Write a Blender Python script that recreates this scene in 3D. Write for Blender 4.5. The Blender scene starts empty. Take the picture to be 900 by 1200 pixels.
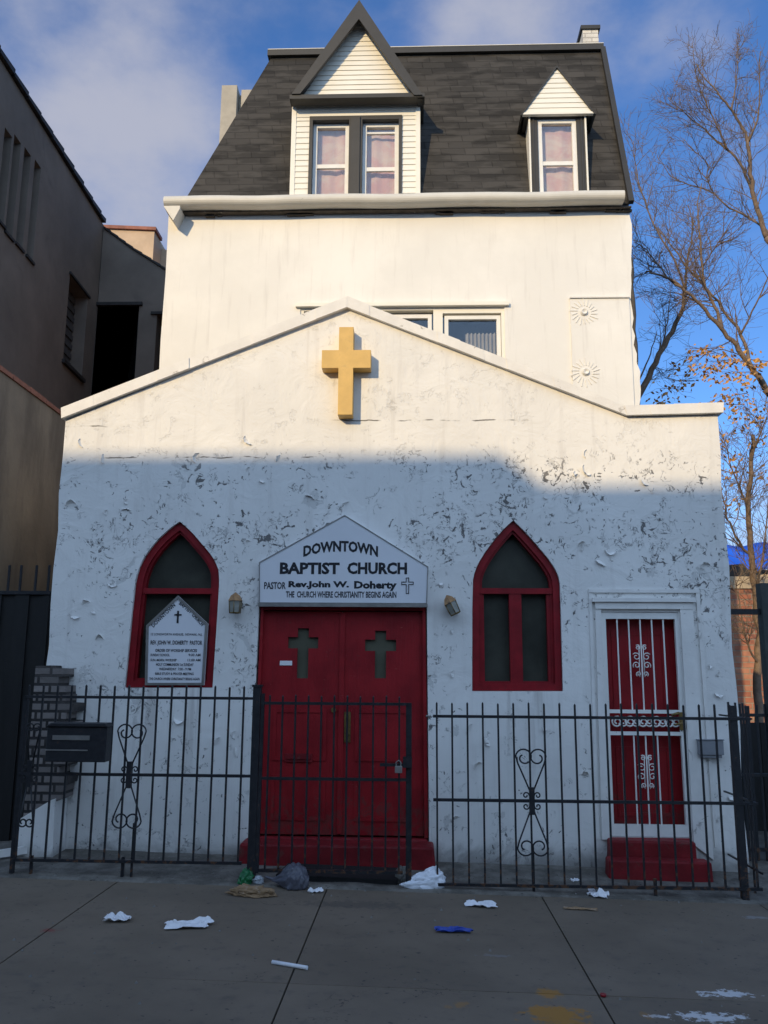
import bpy, bmesh, math, random
from mathutils import Vector, Matrix, noise as mnoise
from mathutils.geometry import tessellate_polygon
random.seed(7)
R = math.radians
scene = bpy.context.scene
col = scene.collection

# ------------------------------------------------------------------ camera
FPX, EYE = 1005.0, 1.6
PITCH, YAW, ROLL = 10.77, 2.08, 0.41
CAMROT = Matrix.Rotation(R(YAW), 3, 'Z') @ Matrix.Rotation(R(90 + PITCH), 3, 'X') @ Matrix.Rotation(R(ROLL), 3, 'Z')
cd = bpy.data.cameras.new('camera'); cam = bpy.data.objects.new('camera', cd); col.objects.link(cam)
cam.location = (0, 0, EYE); cam.rotation_euler = CAMROT.to_euler()
cd.sensor_fit = 'VERTICAL'; cd.sensor_height = 24; cd.lens = 24 * FPX / 1200; cd.clip_start = .05; cd.clip_end = 2000
scene.camera = cam

def ray(px, py): return CAMROT @ Vector(((px - 450) / FPX, -(py - 600) / FPX, -1))
def at(px, py, Y):
    """survey: where the sight line through a photo pixel meets the vertical plane y=Y -> (x, z)"""
    d = ray(px, py); t = Y / d.y
    return (t * d.x, EYE + t * d.z)
def g(x, y):                                     # height of the sloping pavement
    x = max(-8, min(8, x))
    return -.018 * x + max(0, min(y, 9.5) - 6.87) * .06
def on_ground(px, py):
    d = ray(px, py); z = 0
    for _ in range(6):
        t = (z - EYE) / d.z; z = g(t * d.x, t * d.y)
    return Vector((t * d.x, t * d.y, z))

# ------------------------------------------------------------------ mesh builder
class MB:
    def __init__(s): s.v = []; s.f = []; s.m = []; s.smooth = []
    def add(s, verts, faces, mi=0, sm=False):
        b = len(s.v); s.v += [Vector(p) for p in verts]
        for f in faces: s.f.append([i + b for i in f]); s.m.append(mi); s.smooth.append(sm)
        return s
    def box(s, x0, x1, y0, y1, z0, z1, mi=0):
        if x0 > x1: x0, x1 = x1, x0
        if y0 > y1: y0, y1 = y1, y0
        if z0 > z1: z0, z1 = z1, z0
        v = [(x0,y0,z0),(x1,y0,z0),(x1,y1,z0),(x0,y1,z0),(x0,y0,z1),(x1,y0,z1),(x1,y1,z1),(x0,y1,z1)]
        return s.add(v, [(0,3,2,1),(4,5,6,7),(0,1,5,4),(1,2,6,5),(2,3,7,6),(3,0,4,7)], mi)
    def hexa(s, v, mi=0):
        return s.add(v, [(0,3,2,1),(4,5,6,7),(0,1,5,4),(1,2,6,5),(2,3,7,6),(3,0,4,7)], mi)
    def bar(s, a, b, w, d=None, mi=0):
        a, b = Vector(a), Vector(b); d = d or w
        t = (b - a).normalized(); up = Vector((0, 1, 0)) if abs(t.y) < .9 else Vector((1, 0, 0))
        n = t.cross(up).normalized() * w / 2; m = t.cross(n).normalized() * d / 2
        v = [a - n - m, a + n - m, a + n + m, a - n + m, b - n - m, b + n - m, b + n + m, b - n + m]
        return s.hexa(v, mi)
    def tube(s, pts, r, sides=6, mi=0, caps=True):
        pts = [Vector(p) for p in pts]; n = len(pts)
        rs = r if isinstance(r, (list, tuple)) else [r] * n
        ref = None; base = len(s.v); rings = []
        for i, p in enumerate(pts):
            t = (pts[min(i + 1, n - 1)] - pts[max(i - 1, 0)])
            if t.length < 1e-9: t = Vector((0, 0, 1))
            t.normalize()
            if ref is None: ref = Vector((0, 1, 0)) if abs(t.y) < .9 else Vector((1, 0, 0))
            u = ref - t * ref.dot(t)
            if u.length < 1e-6: u = t.orthogonal()
            u.normalize(); ref = u; w = t.cross(u)
            for k in range(sides):
                a = 2 * math.pi * k / sides
                s.v.append(p + (u * math.cos(a) + w * math.sin(a)) * rs[i])
        for i in range(n - 1):
            for k in range(sides):
                k2 = (k + 1) % sides
                s.f.append([base + i*sides + k, base + i*sides + k2, base + (i+1)*sides + k2, base + (i+1)*sides + k]); s.m.append(mi); s.smooth.append(sides > 4)
        if caps:
            s.f.append([base + k for k in range(sides)][::-1]); s.m.append(mi); s.smooth.append(False)
            s.f.append([base + (n-1)*sides + k for k in range(sides)]); s.m.append(mi); s.smooth.append(False)
        return s
    def prism(s, outer, y0, y1, holes=(), mi=0, side_mi=None):
        """outline in (x,z), extruded from y0 (front) to y1"""
        loops = [list(outer)] + [list(h) for h in holes]
        flat = [p for l in loops for p in l]; n = len(flat)
        tris = tessellate_polygon([[Vector((p[0], p[1], 0)) for p in l] for l in loops])
        smi = mi if side_mi is None else side_mi
        b = len(s.v)
        s.v += [Vector((p[0], y0, p[1])) for p in flat] + [Vector((p[0], y1, p[1])) for p in flat]
        for t in tris:
            a, c, e = (flat[i] for i in t)
            area = (c[0]-a[0])*(e[1]-a[1]) - (e[0]-a[0])*(c[1]-a[1])
            if abs(area) < 1e-12: continue
            t = list(t) if area > 0 else list(t)[::-1]
            s.f.append([b + i for i in t]); s.m.append(mi); s.smooth.append(False)
            s.f.append([b + n + i for i in t[::-1]]); s.m.append(mi); s.smooth.append(False)
        k = 0
        for li, l in enumerate(loops):
            A = sum(l[i][0]*l[(i+1) % len(l)][1] - l[(i+1) % len(l)][0]*l[i][1] for i in range(len(l)))
            ccw = (A > 0) == (li == 0)
            for i in range(len(l)):
                i2 = (i + 1) % len(l)
                q = [b + k + i, b + k + i2, b + n + k + i2, b + n + k + i]
                s.f.append(q[::-1] if ccw else q); s.m.append(smi); s.smooth.append(False)
            k += len(l)
        return s
    def text(s, body, cx, z0, w, h, y, bold=0.0, mi=0, warp=None, rot=0, thick=.002):
        cu = bpy.data.curves.new('lettering', 'FONT'); cu.body = body; cu.offset = bold; cu.resolution_u = 2
        ob = bpy.data.objects.new('lettering', cu); col.objects.link(ob)
        dg = bpy.context.evaluated_depsgraph_get(); me = bpy.data.meshes.new_from_object(ob.evaluated_get(dg))
        xs = [v.co.x for v in me.vertices]; ys = [v.co.y for v in me.vertices]
        x0, x1, y0, y1 = min(xs), max(xs), min(ys), max(ys)
        V = []
        for v in me.vertices:
            u = (v.co.x - x0) / (x1 - x0) - .5; q = (v.co.y - y0) / (y1 - y0)
            X, Z = u * w, q * h
            if warp: Z += warp * (1 - (2*u)**2)
            c_, s_ = math.cos(rot), math.sin(rot)
            V.append((cx + X*c_ - Z*s_, y, z0 + X*s_ + Z*c_))
        F = [list(p.vertices) for p in me.polygons]
        s.add(V, F, mi)
        bpy.data.objects.remove(ob); bpy.data.curves.remove(cu); bpy.data.meshes.remove(me)
        return s
    def build(s, name, mats, parent=None, origin=None, fix=True, bevel=0):
        if not isinstance(mats, (list, tuple)): mats = [mats]
        if parent is None and origin is None:
            xs = [v.x for v in s.v]; ys = [v.y for v in s.v]
            origin = Vector(((min(xs)+max(xs))/2, (min(ys)+max(ys))/2, min(v.z for v in s.v)))
        O = Vector(origin) if parent is None else ORG[root_of(parent).name]
        me = bpy.data.meshes.new(name)
        me.from_pydata([v - O for v in s.v], [], s.f)
        for m in mats: me.materials.append(m)
        for p, mi, sm in zip(me.polygons, s.m, s.smooth): p.material_index = mi; p.use_smooth = sm
        if fix or bevel:
            bm = bmesh.new(); bm.from_mesh(me)
            if bevel:
                bmesh.ops.remove_doubles(bm, verts=bm.verts, dist=1e-5)
                ed = [e for e in bm.edges if len(e.link_faces) == 2 and e.calc_face_angle(0) > .6]
                bmesh.ops.bevel(bm, geom=ed, offset=bevel, segments=2, affect='EDGES', profile=.5, clamp_overlap=True)
            bmesh.ops.recalc_face_normals(bm, faces=bm.faces)
            bm.to_mesh(me); bm.free()
        o = bpy.data.objects.new(name, me); col.objects.link(o)
        if parent is None: o.location = O; ORG[o.name] = O
        else: o.parent = parent
        return o
def build_each(mb, name, mats, parent):
    """one object per loose piece"""
    par = list(range(len(mb.v)))
    def find(a):
        while par[a] != a: par[a] = par[par[a]]; a = par[a]
        return a
    for f in mb.f:
        for i in f[1:]: par[find(f[0])] = find(i)
    groups = {}
    for k, f in enumerate(mb.f): groups.setdefault(find(f[0]), []).append(k)
    out = []
    for ks in groups.values():
        q = MB(); mp = {}
        for k in ks:
            for i in mb.f[k]:
                if i not in mp: mp[i] = len(q.v); q.v.append(mb.v[i])
            q.f.append([mp[i] for i in mb.f[k]]); q.m.append(mb.m[k]); q.smooth.append(mb.smooth[k])
        out.append(q.build(name, mats, parent))
    return out
ORG = {}
def root_of(o):
    while o.parent: o = o.parent
    return o
def tag(o, label, cat=None, group=None, kind=None):
    if label: o['label'] = label
    if cat: o['category'] = cat
    if group: o['group'] = group
    if kind: o['kind'] = kind
    return o
def thing(name, label, cat, loc, group=None):
    o = bpy.data.objects.new(name, None); col.objects.link(o); o.location = loc; o.empty_display_size = .2
    ORG[o.name] = Vector(loc); return tag(o, label, cat, group)
def copy_part(o, parent, off=(0, 0, 0)):
    c = o.copy(); col.objects.link(c); c.parent = parent; c.location = Vector(o.location) + Vector(off); return c

def inset(poly, d):
    """shrink a closed (x,z) outline by d"""
    A = sum(poly[i][0]*poly[(i+1) % len(poly)][1] - poly[(i+1) % len(poly)][0]*poly[i][1] for i in range(len(poly)))
    sg = 1 if A > 0 else -1; n = len(poly); out = []
    for i in range(n):
        p0, p1, p2 = (Vector(poly[(i + k) % n]) for k in (-1, 0, 1))
        e1, e2 = (p1 - p0).normalized(), (p2 - p1).normalized()
        n1, n2 = Vector((-e1.y, e1.x)) * sg, Vector((-e2.y, e2.x)) * sg
        b = n1 + n2; b = b / max(.35, b.length_squared) * 2
        out.append(tuple(p1 + b * d))
    return out

# ------------------------------------------------------------------ materials
class NT:
    def __init__(s, name):
        s.m = bpy.data.materials.new(name); s.m.use_nodes = True; s.t = s.m.node_tree; s.n = s.t.nodes
        s.b = s.n['Principled BSDF']; s.g = s.n.new('ShaderNodeNewGeometry')
        s.pos = s.g.outputs['Position']
    def l(s, a, b): s.t.links.new(a, b)
    def inp(s, node, i, v):
        if hasattr(v, 'default_value') or hasattr(v, 'is_output'): s.l(v, node.inputs[i])
        else: node.inputs[i].default_value = v
    def noise(s, scale, detail=4, rough=.55, dist=0, vec=None, out='Fac'):
        n = s.n.new('ShaderNodeTexNoise'); n.inputs['Scale'].default_value = scale; n.inputs['Detail'].default_value = detail
        n.inputs['Roughness'].default_value = rough; n.inputs['Distortion'].default_value = dist
        s.l(vec or s.pos, n.inputs['Vector']); return n.outputs[out]
    def math(s, op, a, b=0.0, c=None, clamp=False):
        n = s.n.new('ShaderNodeMath'); n.operation = op; n.use_clamp = clamp
        s.inp(n, 0, a); s.inp(n, 1, b)
        if c is not None: s.inp(n, 2, c)
        return n.outputs[0]
    def step(s, v, lo, hi):
        n = s.n.new('ShaderNodeMapRange'); n.interpolation_type = 'SMOOTHSTEP'; s.l(v, n.inputs[0])
        n.inputs[1].default_value = lo; n.inputs[2].default_value = hi; return n.outputs[0]
    def mix(s, f, a, b, mode='MIX'):
        n = s.n.new('ShaderNodeMix'); n.data_type = 'RGBA'; n.blend_type = mode
        s.inp(n, 0, f)
        for i, v in ((6, a), (7, b)):
            if isinstance(v, tuple): n.inputs[i].default_value = (*v[:3], 1)
            else: s.l(v, n.inputs[i])
        return n.outputs[2]
    def xyz(s):
        n = s.n.new('ShaderNodeSeparateXYZ'); s.l(s.pos, n.inputs[0]); return n.outputs
    def comb(s, x, y, z):
        n = s.n.new('ShaderNodeCombineXYZ')
        for i, v in enumerate((x, y, z)): s.inp(n, i, v)
        return n.outputs[0]
    def mapping(s, scale, loc=(0, 0, 0), rot=(0, 0, 0)):
        n = s.n.new('ShaderNodeMapping'); n.inputs['Scale'].default_value = scale; n.inputs['Location'].default_value = loc
        n.inputs['Rotation'].default_value = rot; s.l(s.pos, n.inputs[0]); return n.outputs[0]
    def bump(s, h, dist=.01, strength=1.0):
        n = s.n.new('ShaderNodeBump'); n.inputs['Distance'].default_value = dist; n.inputs['Strength'].default_value = strength
        s.l(h, n.inputs['Height']); s.l(n.outputs[0], s.b.inputs['Normal'])
    def fin(s, color, rough=.7, metal=0, spec=.4):
        if isinstance(color, tuple): s.b.inputs['Base Color'].default_value = (*color[:3], 1)
        else: s.l(color, s.b.inputs['Base Color'])
        s.inp(s.b, 'Roughness', rough); s.b.inputs['Metallic'].default_value = metal
        s.b.inputs['Specular IOR Level'].default_value = spec
        return s.m

def worn(name, c, dark=.6, scale=6, rough=.65, bump=.003, metal=0, spec=.4, c2=None, thr=(.5, .75)):
    """paint or stone with uneven tone, grain and worn spots of colour c2"""
    t = NT(name); a = t.noise(scale, 5, .6); b = t.noise(scale * 7, 4, .6)
    f = t.step(a, .3, .75)
    k = t.mix(f, tuple(x * dark for x in c), c)
    if c2: k = t.mix(t.step(t.noise(scale * 1.7, 6, .65, 1.0), *thr), k, c2)
    t.bump(t.math('ADD', a, t.math('MULTIPLY', b, .35)), bump)
    return t.fin(k, t.math('MULTIPLY_ADD', b, .25, rough - .12), metal, spec)

def peeling_wall(name, base, crack_amount=1.0, floor_grime=True):
    t = NT(name)
    clus = t.noise(1.5, 3, .6)
    clus2 = t.noise(4.2, 3, .6)
    wav = t.noise(3.3, 5, .62, 1.6)
    fine = t.noise(24, 5, .65)
    # curled edges of paint: short arcs along contour lines of a noise field, kept only in clusters
    px_, py_, pz_ = t.xyz(); peel_band = t.math('MULTIPLY', t.step(pz_, 1.4, 2.9), t.math('SUBTRACT', 1.0, t.step(pz_, 3.4, 3.85)))
    off = t.math('MULTIPLY', t.math('SUBTRACT', peel_band, .62), .05)  # more flakes in a mid-height band, fewer above and below it
    arcs = t.math('SUBTRACT', 1.0, t.step(t.math('ABSOLUTE', t.math('SUBTRACT', t.noise(8.5, 4, .62, 1.0), .5)), .003, .016))
    keep = t.step(t.math('ADD', off, t.math('ADD', t.noise(8.5, 2, .5), t.math('MULTIPLY', clus, .55))), .80, .90)
    x, y, z = t.xyz(); low = t.math('SUBTRACT', 1.0, t.math('MULTIPLY', t.step(z, 3.2, 4.0), .10)); arcs = t.math('MULTIPLY', arcs, keep)
    # fallen flakes: small irregular spots
    spots = t.step(t.math('ADD', off, t.math('ADD', t.noise(14, 5, .64, 1.2), t.math('ADD', t.math('MULTIPLY', clus2, .25), t.math('MULTIPLY', clus, .32)))), .915, .945)
    big = t.step(t.math('ADD', t.noise(5.5, 6, .68, .4), t.math('MULTIPLY', clus, .5)), .865, .90)
    flakes = t.math('MAXIMUM', spots, t.math('MULTIPLY', arcs, .85), clamp=True)
    flakes = t.math('MULTIPLY', flakes, crack_amount); flakes = t.math('MULTIPLY', flakes, t.math('SUBTRACT', 1.0, t.math('MULTIPLY', t.step(z, 3.35, 3.8), .84)))
    tone = t.mix(t.step(t.noise(.9, 5, .6), .35, .7), tuple(x * .90 for x in base), base)
    streak = t.noise(3, 4, .6, 0, t.mapping((4, 4, .35)))
    tone = t.mix(t.math('MULTIPLY', t.step(streak, .52, .75), .22), tone, (.42, .39, .36))
    tone = t.mix(t.math('MULTIPLY', t.math('MULTIPLY', big, .40 * crack_amount), t.math('SUBTRACT', 1.0, t.math('MULTIPLY', t.step(z, 3.2, 3.9), .8))), tone, (.40, .40, .39))
    tone = t.mix(flakes, tone, t.mix(fine, (.07, .07, .075), (.23, .22, .205)))
    x, y, z = t.xyz()
    if floor_grime:
        for (sz, sx0, sx1) in ((at(260, 536, 7.7)[1], -2.95, -.75), (at(110, 500, 7.7)[1], -3.3, -2.65), (at(470, 493, 7.7)[1], -.75, 1.4)):     # hairline seams in the render coat
            ln = t.math('SUBTRACT', 1.0, t.step(t.math('ABSOLUTE', t.math('SUBTRACT', t.math('ADD', z, t.math('MULTIPLY', t.noise(5, 3), .05)), sz + .025)), .002, .009))
            rng = t.math('MULTIPLY', t.step(x, sx0 - .05, sx0 + .05), t.math('SUBTRACT', 1.0, t.step(x, sx1 - .05, sx1 + .05)))
            tone = t.mix(t.math('MULTIPLY', t.math('MULTIPLY', ln, rng), t.step(t.noise(4.5, 3), .46, .6)), tone, (.13, .12, .11))
        for (wx0, wx1) in ((-2.56, -1.75), (.5, 1.3), (1.55, 2.45)):                    # drip stains below the sills
            rng = t.math('MULTIPLY', t.step(x, wx0 - .04, wx0 + .06), t.math('SUBTRACT', 1.0, t.step(x, wx1 - .06, wx1 + .04)))
            fall = t.math('MULTIPLY', t.step(z, .3, 1.47), t.math('SUBTRACT', 1.0, t.step(z, 1.46, 1.50)))
            tone = t.mix(t.math('MULTIPLY', t.math('MULTIPLY', rng, fall), t.math('MULTIPLY', t.step(t.noise(9, 4, .6, 0, t.mapping((1, 1, .06))), .5, .66), .5)), tone, (.36, .33, .30))
        gm = t.math('MULTIPLY', t.step(t.math('SUBTRACT', .34, t.math('ADD', z, t.math('MULTIPLY', wav, .32))), -.06, .16), .75)
        tone = t.mix(gm, tone, (.16, .15, .14))
    h = t.math('SUBTRACT', t.math('MULTIPLY', wav, 1.2), t.math('MULTIPLY', flakes, .7))
    h = t.math('ADD', h, t.math('MULTIPLY', fine, .13))
    h = t.math('SUBTRACT', h, t.math('MULTIPLY', big, .25))
    t.bump(h, .012, .7 if floor_grime else .22)
    return t.fin(tone, .62, 0, .35)

M = {}
M['church_paint'] = peeling_wall('peeling white paint', (.80, .785, .75))
M['house_paint'] = peeling_wall('white painted stucco', (.82, .80, .75), .0, False)
M['coping_paint'] = worn('worn white coping paint', (.80, .78, .74), .88, 5, .6, .004, c2=(.42, .40, .37), thr=(.62, .7))
M['white_trim'] = worn('white trim paint', (.80, .79, .75), .92, 8, .5, .001, c2=(.5, .48, .45), thr=(.66, .74))
M['siding'] = worn('cream siding', (.82, .79, .70), .94, 3, .5, .0008)
def red():
    t = NT('dark red door paint'); x, y, z = t.xyz(); n = t.noise(3.5, 5, .6); f = t.noise(60, 3, .6)
    brush = t.noise(6, 4, .6, 0, t.mapping((9, 9, .5)))
    k = t.mix(t.step(n, .3, .7), (.20, .0065, .011), (.29, .009, .014))
    k = t.mix(t.math('MULTIPLY', t.step(brush, .5, .75), .4), k, (.15, .008, .011))
    foot = t.math('SUBTRACT', 1.0, t.step(z, .25, .8))
    k = t.mix(t.math('MULTIPLY', t.step(t.math('ADD', t.noise(14, 6, .7, .5), t.math('MULTIPLY', foot, .2)), .62, .74), .55), k, (.10, .035, .03))
    k = t.mix(t.math('MULTIPLY', t.step(t.noise(30, 4, .6, 0, t.mapping((.5, .5, 2.5))), .70, .74), .6), k, (.36, .10, .09))
    t.bump(t.math('ADD', t.math('MULTIPLY', brush, .6), t.math('MULTIPLY', f, .3)), .004); return t.fin(k, t.math('MULTIPLY_ADD', n, .3, .35), 0, .3)
M['red_paint'] = red()
M['red_frame'] = worn('red frame paint', (.27, .009, .016), .65, 7, .45, .002, c2=(.18, .012, .015), thr=(.6, .72), spec=.3)
M['red_step'] = worn('worn red step paint', (.24, .014, .02), .6, 5, .6, .005, c2=(.13, .04, .035), thr=(.55, .72), spec=.25)
def iron():
    t = NT('black iron paint'); x, y, z = t.xyz(); n = t.noise(22, 5, .65); m = t.noise(90, 3, .6)
    foot = t.math('SUBTRACT', 1.0, t.step(z, .02, .5))
    k = t.mix(t.step(n, .3, .7), (.009, .010, .013), (.018, .019, .023))
    k = t.mix(t.step(t.math('ADD', n, t.math('MULTIPLY', foot, .14)), .63, .72), k, (.085, .04, .02))
    t.bump(t.math('ADD', n, t.math('MULTIPLY', m, .5)), .002); return t.fin(k, t.math('MULTIPLY_ADD', n, .3, .35), 0, .4)
M['black_iron'] = iron()
M['dark_trim'] = worn('charcoal metal trim', (.040, .038, .035), .8, 4, .5, .001)
M['cornice'] = worn('gutter white paint', (.66, .64, .58), .9, 3, .45, .001, c2=(.40, .37, .33), thr=(.66, .76))
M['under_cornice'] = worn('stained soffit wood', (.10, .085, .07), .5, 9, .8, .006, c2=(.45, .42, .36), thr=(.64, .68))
M['gold'] = worn('yellow gold paint', (.70, .45, .14), .85, 6, .5, .002, c2=(.55, .36, .13), thr=(.55, .75))
M['sign_white'] = worn('white sign board', (.70, .71, .74), .94, 2, .4, .0005)
M['letter'] = worn('black lettering', (.012, .014, .02), .9, 8, .5, .0001)
M['letter_grey'] = worn('dark grey lettering', (.03, .033, .042), .9, 8, .5, .0001)
M['steel'] = worn('dull steel', (.35, .34, .32), .7, 7, .4, .001, metal=.6)
M['brass'] = worn('tarnished brass', (.25, .17, .06), .6, 14, .4, .001, metal=.5, c2=(.08, .06, .04))
M['copper_cap'] = worn('weathered copper', (.48, .27, .12), .55, 16, .5, .001, metal=.2, c2=(.10, .07, .05))
M['olive_pane'] = worn('dark olive window film', (.058, .060, .048), .5, 2.2, .35, .001, spec=.25)
M['cross_pane'] = worn('olive frosted pane', (.10, .10, .07), .8, 6, .4, .001, spec=.3)
M['lamp_glass'] = worn('dusty lamp glass', (.30, .30, .26), .6, 12, .3, .0005)
M['grey_box'] = worn('grey painted metal', (.26, .27, .29), .8, 6, .5, .001)
M['pink_cloth'] = worn('pink curtain', (.60, .36, .33), .85, 1.6, .8, .001, c2=(.60, .50, .43), thr=(.35, .65))
M['lace_cloth'] = worn('grey lace curtain', (.36, .36, .36), .8, 8, .8, .001)
M['dim_room'] = worn('dim room wall', (.05, .05, .055), .8, 3, .9, .001)
M['pale_stone'] = worn('pale chimney stucco', (.44, .40, .33), .8, 4, .8, .006)
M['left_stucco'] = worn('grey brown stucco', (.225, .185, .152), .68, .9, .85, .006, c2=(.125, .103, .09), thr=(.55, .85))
M['tan_stucco'] = None
M['tile_red'] = worn('red clay coping', (.34, .13, .09), .6, 7, .7, .004)
M['dark_coping'] = worn('dark tile coping', (.04, .036, .035), .6, 9, .7, .003)
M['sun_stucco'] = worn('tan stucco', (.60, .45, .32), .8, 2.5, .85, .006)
M['void'] = worn('dark interior', (.008, .008, .009), .8, 3, .9, .001, spec=.1)
M['dark_gate'] = None
M['grey_shutter'] = worn('grey window board', (.09, .088, .09), .7, 5, .7, .002)
M['paper'] = worn('white paper', (.78, .78, .80), .9, 20, .7, .001)
M['blue_paper'] = worn('blue wrapper', (.02, .06, .38), .7, 25, .35, .001, c2=(.3, .36, .6), thr=(.64, .7))
M['bag_white'] = worn('white plastic film', (.74, .77, .83), .88, 18, .35, .004)
M['bag_grey'] = worn('grey plastic film', (.10, .10, .125), .7, 18, .35, .004)
M['kraft'] = worn('brown paper', (.30, .19, .10), .7, 14, .8, .003, c2=(.36, .27, .20))
M['green_film'] = worn('green film', (.015, .16, .055), .6, 20, .3, .002)
M['clear_film'] = worn('pale film', (.45, .48, .52), .7, 20, .3, .002)
M['joint_dirt'] = worn('joint dirt', (.035, .031, .028), .6, 12, .95, .003)
M['rubber'] = worn('black rubber', (.012, .012, .013), .7, 15, .8, .003)
M['bark_sun'] = worn('grey brown bark', (.235, .165, .115), .6, 9, .85, .01, c2=(.11, .08, .065), thr=(.5, .7))
M['twig'] = worn('twig bark', (.17, .095, .07), .7, 9, .85, .002)
M['dry_leaf'] = worn('dry orange leaf', (.62, .34, .10), .7, 12, .7, .001, c2=(.42, .15, .05))
M['far_tan'] = worn('far tan wall', (.50, .40, .28), .8, 1.0, .85, .004)
M['far_blue'] = worn('bright blue tarpaulin', (.02, .13, .72), .75, 1.2, .5, .01)
M['far_roof'] = worn('far grey roof', (.06, .055, .05), .7, 1, .85, .004)
M['wood_post'] = worn('weathered grey wood', (.06, .068, .066), .7, 7, .8, .004)
M['stone'] = worn('grey stone', (.20, .19, .17), .7, 14, .85, .01)
M['ground'] = worn('packed dirt', (.10, .09, .075), .7, 1.2, .95, .01)
M['asphalt'] = worn('asphalt', (.05, .05, .052), .8, 2, .9, .004)

def tan_mat():
    t = NT('stained tan stucco')
    st = t.noise(2.2, 5, .6, 0, t.mapping((1, 1.1, .3)))
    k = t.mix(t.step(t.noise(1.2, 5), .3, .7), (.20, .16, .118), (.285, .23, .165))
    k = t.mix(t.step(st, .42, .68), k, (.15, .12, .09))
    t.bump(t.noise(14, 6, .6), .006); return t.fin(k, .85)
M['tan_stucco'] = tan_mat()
def gate_mat():
    t = NT('dark ribbed metal')
    k = t.mix(t.step(t.noise(2.5, 5, .6, 0, t.mapping((2, 2, .25))), .35, .7), (.006, .006, .006), (.013, .012, .012))
    t.bump(t.noise(20, 3), .002); return t.fin(k, .6)
M['dark_gate'] = gate_mat()

def brick_mat(name, c1, c2, mortar, bw, bh, ms, axes='xz', bumpd=.006, var=.5):
    t = NT(name); x, y, z = t.xyz()
    v = t.comb(x if axes[0] == 'x' else y, z, 0.0)
    b = t.n.new('ShaderNodeTexBrick'); t.l(v, b.inputs['Vector']); b.inputs['Scale'].default_value = 1
    b.inputs['Color1'].default_value = (*c1, 1); b.inputs['Color2'].default_value = (*c2, 1); b.inputs['Mortar'].default_value = (*mortar, 1)
    b.inputs['Brick Width'].default_value = bw; b.inputs['Row Height'].default_value = bh; b.inputs['Mortar Size'].default_value = ms
    b.inputs['Bias'].default_value = -.1; b.inputs['Mortar Smooth'].default_value = .2
    n = t.noise(3, 5, .6); k = t.mix(t.math('MULTIPLY', t.step(n, .4, .7), var), b.outputs['Color'], tuple(x * .45 for x in c1))
    h = t.math('ADD', t.math('MULTIPLY', b.outputs['Fac'], -1.0), t.math('MULTIPLY', t.noise(40, 4), .4))
    t.bump(h, bumpd); return t.fin(k, .85)
M['pier_brick'] = brick_mat('painted grey brick', (.24, .21, .195), (.12, .105, .097), (.022, .02, .02), .21, .075, .013, bumpd=.02)
M['far_brick'] = brick_mat('sunlit red brick', (.40, .15, .09), (.50, .24, .15), (.34, .27, .2), .3, .12, .012)
M['street_brick'] = brick_mat('street front brick', (.30, .12, .08), (.24, .09, .06), (.3, .26, .22), .22, .075, .012)
M['chimney_white'] = brick_mat('white painted brick', (.74, .71, .64), (.66, .63, .57), (.45, .42, .38), .2, .075, .008)

def shingles():
    t = NT('charcoal shingles'); x, y, z = t.xyz()
    # height measured along the slope, plus the side the slope faces
    v = t.comb(t.math('ADD', x, t.math('MULTIPLY', y, .6)), t.math('MULTIPLY', z, 1.04), 0.0)
    def br(w, h, c1, c2, bias, off):
        b = t.n.new('ShaderNodeTexBrick'); t.l(v, b.inputs['Vector']); b.inputs['Scale'].default_value = 1; b.offset = off
        b.inputs['Color1'].default_value = (*c1, 1); b.inputs['Color2'].default_value = (*c2, 1); b.inputs['Mortar'].default_value = (.018, .017, .016, 1)
        b.inputs['Brick Width'].default_value = w; b.inputs['Row Height'].default_value = h; b.inputs['Mortar Size'].default_value = .006
        b.inputs['Bias'].default_value = bias; b.inputs['Mortar Smooth'].default_value = .3; return b
    b1 = br(.33, .125, (.058, .055, .051), (.016, .0155, .015), -.1, .37)
    k = t.mix(.5, b1.outputs['Color'], t.mix(t.step(t.noise(2.0, 3, .5, 0, t.mapping((1, 1, 3.6))), .42, .58), (.010, .0098, .0095), (.066, .062, .058)))
    k = t.mix(t.math('MULTIPLY', t.noise(150, 2), .35), k, (.07, .064, .058))
    h = t.math('ADD', t.math('MULTIPLY', b1.outputs['Fac'], -1.0), t.math('MULTIPLY', t.noise(90, 3), .35))
    t.bump(h, .008); return t.fin(k, .9, 0, .3)
M['shingle'] = shingles()

def glass(name, tint=(.9, .95, 1), refl=.12, clear=.75):
    t = NT(name); m = t.m; n = t.n
    gl = n.new('ShaderNodeBsdfGlossy'); gl.inputs['Roughness'].default_value = .03; gl.inputs['Color'].default_value = (.9, .95, 1, 1)
    tr = n.new('ShaderNodeBsdfTransparent'); tr.inputs['Color'].default_value = (*tint, 1)
    fr = n.new('ShaderNodeFresnel'); fr.inputs['IOR'].default_value = 1.5
    mx = n.new('ShaderNodeMixShader'); t.l(t.math('ADD', fr.outputs[0], refl, clamp=True), mx.inputs[0]); t.l(tr.outputs[0], mx.inputs[1]); t.l(gl.outputs[0], mx.inputs[2])
    t.l(mx.outputs[0], n['Material Output'].inputs['Surface']); return m
M['glass'] = glass('window glass', (.97, .97, .97), .02)
M['bottle_glass'] = M['clear_film']

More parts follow.
